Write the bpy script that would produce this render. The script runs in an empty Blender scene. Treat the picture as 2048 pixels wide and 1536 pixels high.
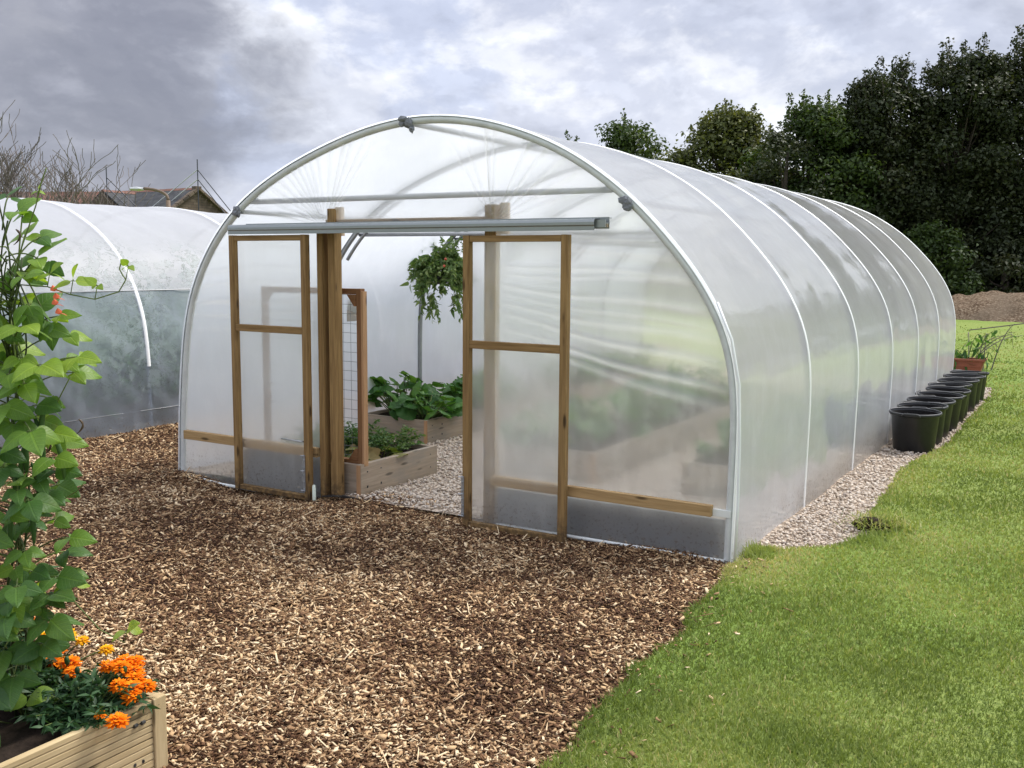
import bpy, math, random
import numpy as np
from mathutils import Vector, Matrix
random.seed(7); rng = np.random.default_rng(11)
SC = bpy.context.scene; COL = SC.collection
R = math.radians
# ------------------------------------------------------------------ camera
def cam_axes(pitch, yaw, roll):
    p, y, r = R(pitch), R(yaw), R(roll)
    fw = np.array([math.sin(y)*math.cos(p), math.cos(y)*math.cos(p), math.sin(p)])
    rt = np.array([math.cos(y), -math.sin(y), 0.0]); up = np.cross(rt, fw)
    return rt*math.cos(r)+up*math.sin(r), -rt*math.sin(r)+up*math.cos(r), fw
CAMP = np.array([6.833, -5.761, 1.8046])
rt, up, fw = cam_axes(-6.968, -31.1665, 0.4466)
cd = bpy.data.cameras.new('camera'); cam = bpy.data.objects.new('camera', cd); COL.objects.link(cam)
cd.sensor_width = 36; cd.lens = 1979.5/2048*36; cd.clip_start = 0.05; cd.clip_end = 2000
cam.matrix_world = Matrix(((rt[0], up[0], -fw[0], CAMP[0]), (rt[1], up[1], -fw[1], CAMP[1]), (rt[2], up[2], -fw[2], CAMP[2]), (0, 0, 0, 1)))
SC.camera = cam
# ------------------------------------------------------------------ render settings, sky, sun
SC.view_settings.view_transform = 'Standard'; SC.view_settings.look = 'None'
SC.view_settings.exposure = 0.42; SC.view_settings.gamma = 1.0
cy = SC.cycles
SC.render.engine = 'CYCLES'
cy.use_denoising = True
try: cy.denoiser = 'OPENIMAGEDENOISE'
except Exception: pass
cy.max_bounces = 16; cy.diffuse_bounces = 8; cy.glossy_bounces = 4; cy.transmission_bounces = 10; cy.transparent_max_bounces = 24
cy.sample_clamp_indirect = 3.0
SUN_DIR = Vector((0.35, 0.62, 0.95)).normalized()
SUN_EL = math.asin(SUN_DIR.z); SUN_AZ = math.atan2(SUN_DIR.x, SUN_DIR.y)
W = bpy.data.worlds.new('World'); SC.world = W; W.use_nodes = True
def build_world():
    nt = W.node_tree; N = nt.nodes; L = nt.links; N.clear()
    def math_(op, a, b=None, c=None, clamp=False):
        n = N.new('ShaderNodeMath'); n.operation = op; n.use_clamp = clamp
        for i, v in enumerate((a, b, c)):
            if v is None: continue
            if isinstance(v, (int, float)): n.inputs[i].default_value = v
            else: L.new(v, n.inputs[i])
        return n.outputs[0]
    def vmath(op, a, b=None, s=None):
        n = N.new('ShaderNodeVectorMath'); n.operation = op
        for i, v in enumerate((a, b)):
            if v is None: continue
            if isinstance(v, (tuple, list)): n.inputs[i].default_value = v
            else: L.new(v, n.inputs[i])
        if s is not None: n.inputs['Scale'].default_value = s
        return n
    def noise(vec, scale, detail, rough, dist=0.0):
        n = N.new('ShaderNodeTexNoise'); L.new(vec, n.inputs['Vector'])
        n.inputs['Scale'].default_value = scale; n.inputs['Detail'].default_value = detail
        n.inputs['Roughness'].default_value = rough; n.inputs['Distortion'].default_value = dist
        return n
    def mix(f, a, b, mode='MIX'):
        n = N.new('ShaderNodeMix'); n.data_type = 'RGBA'; n.blend_type = mode
        for s, v in ((n.inputs[0], f), (n.inputs[6], a), (n.inputs[7], b)):
            if isinstance(v, (int, float)): s.default_value = v
            elif isinstance(v, tuple): s.default_value = (*v, 1)
            else: L.new(v, s)
        return n.outputs[2]
    tc = N.new('ShaderNodeTexCoord'); d0 = tc.outputs['Generated']
    st = vmath('MULTIPLY', d0, (1, 1, 1.7)).outputs[0]
    st = vmath('ADD', st, vmath('SCALE', vmath('SUBTRACT', noise(st, 3.0, 3, 0.5).outputs['Color'], (0.5, 0.5, 0.5)).outputs[0], s=0.10).outputs[0]).outputs[0]
    lo = vmath('ADD', st, (0.012, 0.004, 0.030)).outputs[0]
    body = noise(st, 3.3, 10, 0.55).outputs['Fac']; above = noise(lo, 3.3, 10, 0.55).outputs['Fac']
    fine = noise(st, 13.0, 8, 0.62).outputs['Fac']
    def mrange(v, a, b, c=0.0, e=1.0):
        m = N.new('ShaderNodeMapRange'); m.interpolation_type = 'SMOOTHSTEP'; L.new(v, m.inputs[0])
        for i_, q in zip((1, 2, 3, 4), (a, b, c, e)): m.inputs[i_].default_value = q
        return m.outputs[0]
    rag = math_('ADD', math_('MULTIPLY', math_('SUBTRACT', body, 0.5), 0.06), math_('MULTIPLY', math_('SUBTRACT', fine, 0.5), 0.018))
    def blob(v, r0, r1):
        dp = math_('ADD', vmath('DOT_PRODUCT', d0, v).outputs['Value'], math_('MULTIPLY', rag, min(1.0, r1*5.0)))
        return mrange(dp, math.cos(r1), math.cos(r0))
    # grey cloud base, lit billows where the cloud thins upwards
    col = mix(mrange(body, 0.36, 0.62), (0.45, 0.475, 0.58), (0.60, 0.615, 0.70))
    for v, r0, r1, c, k in SKY_BLOBS: col = mix(math_('MULTIPLY', blob(v, r0, r1), k), col, c)
    lit = math_('SUBTRACT', body, above)
    col = mix(mrange(lit, 0.005, 0.085, 0.0, 0.62), col, (0.80, 0.80, 0.84))
    col = mix(mrange(lit, -0.09, 0.0, 0.36, 0.0), col, (0.27, 0.28, 0.34))
    hi = vmath('ADD', st, (0.006, 0.003, 0.014)).outputs[0]
    for v, r0, r1, c, k in DARK_BLOBS: col = mix(math_('MULTIPLY', blob(v, r0, r1), k), col, c)
    b2 = noise(st, 8.5, 9, 0.56).outputs['Fac']; a2 = noise(hi, 8.5, 9, 0.56).outputs['Fac']; l2 = math_('SUBTRACT', b2, a2)
    col = mix(mrange(l2, 0.0, 0.085, 0.0, 0.28), col, mix(1.0, col, (1.45, 1.44, 1.38), 'MULTIPLY'))
    col = mix(mrange(l2, -0.09, -0.01, 0.20, 0.0), col, mix(1.0, col, (0.68, 0.69, 0.73), 'MULTIPLY'))
    col = mix(1.0, col, mix(fine, (0.97, 0.98, 0.98), (1.10, 1.11, 1.10)), 'MULTIPLY')
    # an overcast sky is brighter overhead than at the horizon
    sep = N.new('ShaderNodeSeparateXYZ'); L.new(d0, sep.inputs[0])
    g = N.new('ShaderNodeMapRange'); L.new(sep.outputs['Z'], g.inputs[0])
    g.inputs[1].default_value = 0.22; g.inputs[2].default_value = 1.0; g.inputs[3].default_value = 1.0; g.inputs[4].default_value = 1.9
    cmb = N.new('ShaderNodeVectorMath'); cmb.operation = 'SCALE'; L.new(col, cmb.inputs[0]); L.new(g.outputs[0], cmb.inputs['Scale'])
    STR = 0.1
    sc_ = vmath('SCALE', cmb.outputs[0], s=1.0/STR).outputs[0]
    sky = N.new('ShaderNodeTexSky'); sky.sky_type = 'NISHITA'; sky.sun_disc = False
    sky.sun_elevation = SUN_EL; sky.sun_rotation = SUN_AZ
    out = mix(0.92, sky.outputs[0], sc_)
    bg = N.new('ShaderNodeBackground'); L.new(out, bg.inputs[0]); bg.inputs[1].default_value = STR
    wo = N.new('ShaderNodeOutputWorld'); L.new(bg.outputs[0], wo.inputs[0])
SKY_BLOBS = [((-0.52, 0.84, 0.165), 0.02, 0.17, (0.52, 0.54, 0.65), 0.5),
             ((-0.66, 0.736, 0.21), 0.01, 0.09, (0.45, 0.49, 0.63), 0.7),
             ((-0.720, 0.665, 0.200), 0.02, 0.075, (0.74, 0.75, 0.81), 0.85),
             ((-0.665, 0.733, 0.140), 0.01, 0.055, (0.64, 0.65, 0.72), 0.7),
             ((-0.835, 0.53, 0.245), 0.0, 0.07, (0.66, 0.67, 0.74), 0.7),
             ((-0.825, 0.555, 0.150), 0.0, 0.05, (0.55, 0.56, 0.63), 0.6)]
DARK_BLOBS = [((-0.815, 0.565, 0.172), 0.0, 0.15, (0.17, 0.17, 0.215), 0.72),
              ((-0.765, 0.628, 0.158), 0.0, 0.12, (0.20, 0.205, 0.255), 0.66),
              ((-0.79, 0.60, 0.115), 0.01, 0.07, (0.33, 0.335, 0.40), 0.6)]
build_world()
sd = bpy.data.lights.new('sun', 'SUN'); sd.energy = 3.3; sd.angle = R(18); sd.color = (1.0, 0.95, 0.87)
so = bpy.data.objects.new('sun', sd); COL.objects.link(so)
so.rotation_euler = (-SUN_DIR).to_track_quat('-Z', 'Y').to_euler()
# ------------------------------------------------------------------ node helpers
class G:
    def __init__(s, name):
        s.m = bpy.data.materials.new(name); s.m.use_nodes = True
        s.t = s.m.node_tree; s.N = s.t.nodes; s.L = s.t.links; s.N.clear()
        s.out = s.N.new('ShaderNodeOutputMaterial')
    def _set(s, sock, v):
        if v is None: return
        if isinstance(v, (int, float)): sock.default_value = v
        elif isinstance(v, (tuple, list)):
            sock.default_value = (*v, 1) if len(sock.default_value) == 4 and len(v) == 3 else v
        else: s.L.new(v, sock)
    def n(s, typ, **kw):
        nd = s.N.new('ShaderNode'+typ)
        for k, v in kw.items():
            if k.startswith('_'): setattr(nd, k[1:], v)
            else: s._set(nd.inputs[k.replace('__', ' ')], v)
        return nd
    def math(s, op, a, b=None, clamp=False):
        nd = s.N.new('ShaderNodeMath'); nd.operation = op; nd.use_clamp = clamp
        s._set(nd.inputs[0], a); s._set(nd.inputs[1], b); return nd.outputs[0]
    def pos(s): return s.N.new('ShaderNodeNewGeometry').outputs['Position']
    def attr(s, name, out='Fac'):
        nd = s.N.new('ShaderNodeAttribute'); nd.attribute_name = name; return nd.outputs[out]
    def scale(s, v, k):
        nd = s.N.new('ShaderNodeVectorMath'); nd.operation = 'MULTIPLY'; s.L.new(v, nd.inputs[0]); nd.inputs[1].default_value = k; return nd.outputs[0]
    def noise(s, v, sc, det=4, ro=0.5, dist=0.0, out='Fac'):
        return s.n('TexNoise', Vector=v, Scale=sc, Detail=det, Roughness=ro, Distortion=dist).outputs[out]
    def ramp(s, f, stops, interp='LINEAR'):
        nd = s.N.new('ShaderNodeValToRGB'); s.L.new(f, nd.inputs[0]); cr = nd.color_ramp; cr.interpolation = interp
        while len(cr.elements) < len(stops): cr.elements.new(0.5)
        for e, (p, c) in zip(cr.elements, stops): e.position = p; e.color = (*c, 1) if len(c) == 3 else c
        return nd.outputs[0]
    def rng(s, f, a, b, c=0.0, d=1.0, smooth=True):
        nd = s.N.new('ShaderNodeMapRange'); s.L.new(f, nd.inputs[0])
        if smooth: nd.interpolation_type = 'SMOOTHSTEP'
        for i, v in zip((1, 2, 3, 4), (a, b, c, d)): nd.inputs[i].default_value = v
        return nd.outputs[0]
    def mix(s, f, a, b, mode='MIX'):
        nd = s.N.new('ShaderNodeMix'); nd.data_type = 'RGBA'; nd.blend_type = mode
        s._set(nd.inputs[0], f); s._set(nd.inputs[6], a); s._set(nd.inputs[7], b); return nd.outputs[2]
    def bump(s, h, strength, dist): return s.n('Bump', Height=h, Strength=strength, Distance=dist).outputs[0]
    def mixs(s, f, a, b):
        nd = s.N.new('ShaderNodeMixShader'); s._set(nd.inputs[0], f); s.L.new(a, nd.inputs[1]); s.L.new(b, nd.inputs[2]); return nd.outputs[0]
    def fin(s, sh): s.L.new(sh, s.out.inputs[0]); return s.m
    def pbsdf(s, col, rough=0.6, metal=0.0, normal=None, spec=0.5):
        nd = s.N.new('ShaderNodeBsdfPrincipled'); s._set(nd.inputs['Base Color'], col); s._set(nd.inputs['Roughness'], rough)
        s._set(nd.inputs['Metallic'], metal); s._set(nd.inputs['Specular IOR Level'], spec)
        if normal is not None: s.L.new(normal, nd.inputs['Normal'])
        return nd.outputs[0]
M = {}
def wood(name, light, dark, rough=0.75, grain=(2.2, 38, 38), knots=True, weather=0.0, grooves=False):
    g = G(name); v = g.attr('gc', 'Vector')
    a = g.noise(g.scale(v, grain), 1.0, 6, 0.62, 0.6)
    b = g.noise(g.scale(v, (0.7, 5, 5)), 1.0, 3, 0.5)
    c = g.ramp(a, [(0.28, dark), (0.62, light)])
    c = g.mix(g.rng(b, 0.35, 0.7, 0, 0.45), c, tuple(x*0.72 for x in light))
    if knots:
        vo = g.n('TexVoronoi', Vector=g.scale(v, (3.2, 13, 13)), Scale=1.0, Randomness=1.0).outputs['Distance']
        c = g.mix(g.rng(vo, 0.08, 0.21, 0.9, 0.0), c, tuple(x*0.32 for x in dark))
    if weather:
        w = g.noise(g.scale(v, (1.1, 3, 3)), 1.7, 5, 0.65)
        c = g.mix(g.rng(w, 0.42, 0.68, 0, weather), c, (0.235, 0.215, 0.185))
    if name == 'treated_timber':
        pz = g.n('SeparateXYZ', Vector=g.pos()); mud = g.math('MULTIPLY', g.rng(pz.outputs[2], 0.0, 0.22, 1.0, 0.0), g.rng(g.noise(g.pos(), 24, 5, 0.7), 0.36, 0.62))
        c = g.mix(g.math('MULTIPLY', mud, 0.75), c, (0.055, 0.036, 0.022))
    g2 = g.bump(a, 0.35, 0.004)
    g.fin(g.pbsdf(c, rough, normal=g2, spec=0.25)); M[name] = g.m
wood('treated_timber', (0.33, 0.21, 0.085), (0.135, 0.072, 0.026))
wood('rail_timber', (0.46, 0.31, 0.145), (0.26, 0.16, 0.065))
wood('red_timber', (0.27, 0.14, 0.065), (0.145, 0.067, 0.03))
wood('bed_board', (0.37, 0.30, 0.225), (0.25, 0.195, 0.14), weather=0.7)
wood('fresh_board', (0.50, 0.30, 0.16), (0.33, 0.18, 0.085))
wood('deck_board', (0.58, 0.455, 0.26), (0.37, 0.265, 0.13), weather=0.08)
wood('cream_timber', (0.62, 0.49, 0.36), (0.46, 0.33, 0.22), knots=False)
wood('end_grain', (0.40, 0.26, 0.15), (0.24, 0.14, 0.075), grain=(30, 8, 8), knots=False)

def film(name, clear, blur, trans, diff, gloss_rough=0.13, tint=(0.975, 0.985, 0.985), rough=0.85, ior=1.09, algae=None, wr=0.0, gstr=1.0, white=(0.965, 0.97, 0.97)):
    """thin polythene: sharp see-through, blurred see-through, milky scatter, sheen"""
    g = G(name); P = g.pos()
    n1 = g.noise(P, 1.6, 3, 0.5); n2 = g.noise(g.scale(P, (1, 1, 3)), 5.5, 4, 0.55)
    h = g.math('ADD', g.math('MULTIPLY', n1, 0.6), g.math('MULTIPLY', n2, 0.25))
    bmp = g.bump(h, 0.22+wr, 0.035)
    fold = g.attr('fold')
    tr = g.n('BsdfTransparent', Color=(*tint, 1)).outputs[0]
    geo = g.n('NewGeometry'); bf = geo.outputs['Backfacing']
    iorv = g.math('ADD', g.math('MULTIPLY', bf, 1/ior-ior), ior)      # the same soft bend from either side of the sheet
    rf = g.n('BsdfRefraction', Color=(*tint, 1), Roughness=rough, IOR=iorv).outputs[0]
    tl = g.n('BsdfTranslucent', Color=(*white, 1), Normal=bmp).outputs[0]
    df = g.n('BsdfDiffuse', Color=(*white, 1), Normal=bmp).outputs[0]
    see = g.mixs(blur/(clear+blur), tr, rf)
    milk = g.mixs(diff/(trans+diff), tl, df)
    base = (trans+diff)/(clear+blur+trans+diff)
    f = g.math('ADD', base, g.math('MULTIPLY', fold, 0.45), clamp=True)
    dust = g.noise(g.scale(P, (1, 1, 0.35)), 9, 6, 0.7)
    f = g.math('ADD', f, g.rng(dust, 0.4, 0.8, -0.05, 0.12), clamp=True)
    sh = g.mixs(f, see, milk)
    sz = g.n('SeparateXYZ', Vector=P)
    spl = g.math('MULTIPLY', g.rng(sz.outputs[2], 0.02, 0.30, 1.0, 0.0), g.rng(g.noise(P, 38, 6, 0.75), 0.52, 0.66))
    sh = g.mixs(g.math('MULTIPLY', spl, 0.55), sh, g.n('BsdfDiffuse', Color=(0.20, 0.145, 0.10, 1)).outputs[0])
    if algae:
        fl, rim = algae(g, P)
        pale = g.mixs(0.5, g.n('BsdfDiffuse', Color=(0.40, 0.47, 0.47, 1)).outputs[0], g.n('BsdfTranslucent', Color=(0.45, 0.54, 0.54, 1)).outputs[0])
        dark = g.n('BsdfDiffuse', Color=(0.07, 0.10, 0.085, 1)).outputs[0]
        sh = g.mixs(rim, g.mixs(fl, sh, pale), dark)
    dt = g.N.new('ShaderNodeVectorMath'); dt.operation = 'DOT_PRODUCT'; g.L.new(geo.outputs['Incoming'], dt.inputs[0]); g.L.new(bmp, dt.inputs[1])
    fc = g.math('SUBTRACT', 1.0, g.math('ABSOLUTE', dt.outputs['Value']), clamp=True)
    fr = g.math('ADD', 0.045, g.math('MULTIPLY', g.math('POWER', fc, 3.6), 0.70))
    gl = g.n('BsdfGlossy', Color=(1, 1, 1, 1), Roughness=gloss_rough, Normal=bmp).outputs[0]
    g.fin(g.mixs(g.math('MULTIPLY', fr, gstr, clamp=True), sh, gl)); M[name] = g.m
film('end_film', 0.16, 0.54, 0.21, 0.09, wr=0.1, white=(0.95, 0.955, 0.92), ior=1.03, rough=0.7)
film('door_film', 0.12, 0.58, 0.20, 0.10, white=(0.93, 0.945, 0.93), ior=1.03, rough=0.7)
film('cover_film', 0.08, 0.19, 0.60, 0.13, gloss_rough=0.07, white=(0.94, 0.965, 0.985), ior=1.04, gstr=0.85)
def _algae(g, P):
    """damp patches and flakes of algae: pale bodies with dark rims"""
    sx = g.n('SeparateXYZ', Vector=P)
    a = g.noise(g.scale(P, (1, 1, 1.2)), 4.6, 9, 0.70, 0.8)
    c = g.noise(g.scale(P, (1, 1, 1.6)), 13, 6, 0.7, 0.6)
    where = g.math('MULTIPLY', g.rng(g.noise(P, 0.8, 3, 0.5), 0.38, 0.52), g.math('MULTIPLY', g.rng(sx.outputs[2], 1.75, 2.15, 1.0, 0.0), g.math('MULTIPLY', g.rng(sx.outputs[2], 0.25, 0.55), g.rng(sx.outputs[1], 0.2, 1.5, 0.2, 1.0))))
    flake = g.math('MULTIPLY', g.rng(a, 0.52, 0.53, 0, 0.5), where)
    rim = g.math('MULTIPLY', g.math('MAXIMUM', g.math('MULTIPLY', g.rng(a, 0.508, 0.52), g.rng(a, 0.524, 0.534, 1, 0)), g.math('MULTIPLY', g.rng(c, 0.585, 0.60), g.rng(c, 0.615, 0.64, 1, 0))), g.math('MULTIPLY', where, 0.8))
    return flake, rim
film('old_film', 0.10, 0.18, 0.40, 0.32, gloss_rough=0.45, algae=_algae, wr=0.25, white=(0.735, 0.75, 0.805), gstr=0.35)
film('curtain_film', 0.24, 0.42, 0.22, 0.13, gloss_rough=0.25, algae=_algae, wr=0.3, tint=(0.66, 0.73, 0.82), white=(0.62, 0.68, 0.78), gstr=0.6)

def simple(name, col, rough=0.6, metal=0.0, var=0.15, sc=12, bump=0.0, spec=0.5):
    g = G(name); P = g.pos(); nz = g.noise(P, sc, 5, 0.6)
    c = g.mix(nz, tuple(x*(1-var) for x in col), tuple(min(1, x*(1+var)) for x in col))
    g.fin(g.pbsdf(c, rough, metal, normal=g.bump(nz, bump, 0.01) if bump else None, spec=spec)); M[name] = g.m
simple('galvanised', (0.33, 0.34, 0.35), 0.45, 0.6, 0.2, 8)
simple('hoop_tape', (0.84, 0.86, 0.86), 0.5, 0, 0.05, 6)
simple('front_hoop', (0.60, 0.63, 0.62), 0.5, 0, 0.28, 9)
simple('aluminium', (0.30, 0.325, 0.325), 0.42, 0.7, 0.06, 20)
simple('dark_metal', (0.05, 0.05, 0.05), 0.5, 0.3)
simple('zinc', (0.42, 0.44, 0.46), 0.4, 0.7, 0.15, 30)
simple('foam', (0.19, 0.20, 0.22), 0.8, 0, 0.3, 60, 0.8)
simple('skirt_board', (0.11, 0.115, 0.125), 0.8, 0, 0.25, 5)
simple('pot_plastic', (0.016, 0.017, 0.019), 0.38, 0, 0.5, 22, 0.15, 0.5)
simple('pot_rim_glint', (0.055, 0.057, 0.06), 0.45, 0, 0.3, 18); simple('pot_inside_shade', (0.007, 0.006, 0.006), 0.8, 0, 0.3, 20, 0, 0.2)  # rim: worn grey with a highlight painted in; inside: shade painted in
simple('pot_soil', (0.04, 0.03, 0.022), 0.95, 0, 0.4, 30, 0.6, 0.1)
simple('terracotta', (0.30, 0.095, 0.05), 0.6, 0, 0.15, 14)
simple('soil', (0.028, 0.02, 0.015), 0.95, 0, 0.6, 35, 1.0, 0.1)
simple('bare_soil', (0.05, 0.04, 0.035), 0.95, 0, 0.5, 6, 1.0, 0.1)
simple('wire', (0.23, 0.24, 0.25), 0.45, 0.6)
simple('peg_plastic', (0.72, 0.80, 0.68), 0.45, 0, 0.05)
simple('paper', (0.30, 0.28, 0.25), 0.9, 0, 0.25, 30)
simple('clear_sleeve', (0.75, 0.78, 0.76), 0.3, 0, 0.05)
simple('bare_bark', (0.15, 0.125, 0.115), 0.85, 0, 0.3, 4)
simple('trunk_bark', (0.07, 0.055, 0.042), 0.9, 0, 0.4, 9, 0.6)
simple('lamp_post', (0.17, 0.12, 0.085), 0.7, 0, 0.3, 6)
simple('lamp_glass', (0.42, 0.44, 0.45), 0.4)
simple('scaffold_silver', (0.55, 0.57, 0.60), 0.4, 0.5)
simple('scaffold_dark', (0.07, 0.075, 0.09), 0.5, 0.4)
simple('ridge_tile', (0.165, 0.078, 0.055), 0.85, 0, 0.3, 3)
simple('lead', (0.13, 0.14, 0.16), 0.6, 0, 0.2, 2)
simple('tomato_red', (0.42, 0.06, 0.02), 0.35); simple('tomato_green', (0.14, 0.20, 0.05), 0.35)
simple('squash_flower', (0.75, 0.36, 0.05), 0.6); simple('bean_flower', (0.72, 0.14, 0.05), 0.6)
simple('string', (0.12, 0.11, 0.09), 0.9)

def stone_wall():
    g = G('stone_wall'); v = g.attr('gc', 'Vector')
    b = g.n('TexBrick', Vector=v, Scale=1.0, Color1=(0.12, 0.095, 0.075, 1), Color2=(0.19, 0.155, 0.12, 1), Mortar=(0.085, 0.075, 0.065, 1), Mortar__Size=0.012, Brick__Width=0.42, Row__Height=0.16)
    nz = g.noise(v, 3.0, 5, 0.6)
    c = g.mix(0.8, b.outputs[0], g.mix(nz, (0.6, 0.6, 0.6), (1.4, 1.35, 1.3)), 'MULTIPLY')
    g.fin(g.pbsdf(c, 0.9, spec=0.1)); M['stone_wall'] = g.m
stone_wall()
def slate():
    g = G('slate'); v = g.attr('gc', 'Vector')
    b = g.n('TexBrick', Vector=v, Scale=1.0, Color1=(0.045, 0.048, 0.052, 1), Color2=(0.075, 0.077, 0.082, 1), Mortar=(0.03, 0.03, 0.033, 1), Mortar__Size=0.008, Brick__Width=0.35, Row__Height=0.22)
    nz = g.noise(v, 1.3, 6, 0.65)
    c = g.mix(g.rng(nz, 0.5, 0.72, 0, 0.6), b.outputs[0], (0.115, 0.12, 0.112))
    g.fin(g.pbsdf(c, 0.8, spec=0.15)); M['slate'] = g.m
slate()
def leafmat(name, cols, trans=0.35, rough=0.5, tcol=None, spec=0.3):
    g = G(name); r_ = g.attr('rnd'); nz = g.noise(g.pos(), 14, 3, 0.5)
    c = g.ramp(r_, [(i/(len(cols)-1), k) for i, k in enumerate(cols)])
    c = g.mix(0.35, c, g.mix(nz, (0.6, 0.6, 0.6), (1.35, 1.35, 1.3)), 'MULTIPLY')
    p = g.pbsdf(c, rough, spec=spec)
    t = g.n('BsdfTranslucent', Color=g.mix(1.0, c, tcol or (1.5, 1.45, 0.55), 'MULTIPLY')).outputs[0]
    g.fin(g.mixs(trans, p, t)); M[name] = g.m
leafmat('bean_leaf', [(0.035, 0.085, 0.028), (0.06, 0.14, 0.035), (0.11, 0.22, 0.035), (0.24, 0.37, 0.045)], 0.42)
leafmat('bean_pod', [(0.04, 0.10, 0.025), (0.07, 0.14, 0.04)], 0.1)
leafmat('bean_stem', [(0.05, 0.07, 0.025), (0.10, 0.14, 0.04), (0.20, 0.26, 0.07)], 0.1)
leafmat('dry_pod', [(0.06, 0.04, 0.025), (0.10, 0.065, 0.04)], 0.05)
leafmat('marigold_leaf', [(0.022, 0.06, 0.026), (0.05, 0.115, 0.04)], 0.25)
leafmat('marigold_orange', [(0.80, 0.16, 0.004), (0.92, 0.25, 0.006), (0.96, 0.33, 0.014)], 0.25, 0.7, (1, 0.8, 0.3), 0.1)
leafmat('marigold_yellow', [(0.88, 0.42, 0.01), (0.93, 0.55, 0.02)], 0.25, 0.7, (1, 0.8, 0.3), 0.1)
leafmat('squash_leaf', [(0.035, 0.105, 0.025), (0.06, 0.155, 0.035), (0.10, 0.21, 0.05)], 0.38)
leafmat('mottled_leaf', [(0.09, 0.13, 0.03), (0.20, 0.20, 0.06), (0.26, 0.19, 0.08)], 0.3)
leafmat('feathery_leaf', [(0.04, 0.105, 0.03), (0.075, 0.16, 0.045), (0.15, 0.21, 0.07)], 0.35)
leafmat('tomato_leaf', [(0.075, 0.13, 0.045), (0.13, 0.21, 0.065), (0.20, 0.25, 0.09)], 0.40, 0.5, (1.3, 1.4, 0.7))
leafmat('dark_crown', [(0.020, 0.029, 0.012), (0.036, 0.050, 0.018), (0.064, 0.068, 0.028)], 0.2, 0.55, (1.3, 1.3, 0.6))
leafmat('green_crown', [(0.026, 0.046, 0.013), (0.05, 0.085, 0.022), (0.09, 0.125, 0.034)], 0.28, 0.55)
leafmat('olive_crown', [(0.05, 0.065, 0.02), (0.095, 0.115, 0.034), (0.16, 0.165, 0.055)], 0.28, 0.55)
leafmat('grass_blade', [(0.145, 0.200, 0.046), (0.245, 0.308, 0.08), (0.348, 0.388, 0.125), (0.55, 0.47, 0.25)], 0.30, 0.55, (1.3, 1.3, 0.7), 0.25)
leafmat('long_grass', [(0.055, 0.13, 0.02), (0.11, 0.21, 0.03)], 0.35)
leafmat('wood_chip', [(0.034, 0.017, 0.010), (0.078, 0.038, 0.021), (0.165, 0.088, 0.045), (0.34, 0.21, 0.11), (0.57, 0.395, 0.22), (0.76, 0.60, 0.39)], 0.0, 0.8, (1, 1, 1), 0.15)
leafmat('stone', [(0.20, 0.155, 0.115), (0.41, 0.33, 0.26), (0.57, 0.475, 0.385), (0.66, 0.59, 0.51), (0.34, 0.29, 0.26)], 0.0, 0.7, (1, 1, 1), 0.25)

def vein_leaf(name, cols, trans):
    g = G(name); r_ = g.attr('rnd'); v = g.attr('gc', 'Vector'); sx = g.n('SeparateXYZ', Vector=v)
    c = g.ramp(r_, [(i/(len(cols)-1), k) for i, k in enumerate(cols)])
    ax = g.math('ABSOLUTE', sx.outputs[0])
    wv = g.math('SINE', g.math('MULTIPLY', g.math('SUBTRACT', sx.outputs[1], g.math('MULTIPLY', ax, 0.75)), 44.0))
    vein = g.math('MAXIMUM', g.rng(wv, 0.90, 1.0), g.rng(ax, 0.015, 0.035, 1.0, 0.0))
    nz = g.noise(g.pos(), 26, 5, 0.65); bl = g.noise(g.pos(), 7, 3, 0.5)
    c = g.mix(g.math('MULTIPLY', vein, 0.4), c, g.mix(1.0, c, (1.7, 1.55, 1.3), 'MULTIPLY'))
    c = g.mix(1.0, c, g.mix(nz, (0.78, 0.78, 0.78), (1.22, 1.2, 1.2)), 'MULTIPLY')
    c = g.mix(g.rng(bl, 0.66, 0.78, 0, 0.5), c, (0.20, 0.20, 0.05))
    n_ = g.bump(g.math('ADD', g.math('MULTIPLY', vein, -0.6), nz), 0.5, 0.004)
    p = g.pbsdf(c, 0.42, normal=n_, spec=0.4)
    t = g.n('BsdfTranslucent', Color=g.mix(1.0, c, (1.5, 1.45, 0.55), 'MULTIPLY'), Normal=n_).outputs[0]
    g.fin(g.mixs(trans, p, t)); M[name] = g.m
vein_leaf('bean_leaf', [(0.04, 0.10, 0.034), (0.075, 0.17, 0.045), (0.15, 0.28, 0.05), (0.30, 0.44, 0.06)], 0.48)
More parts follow.
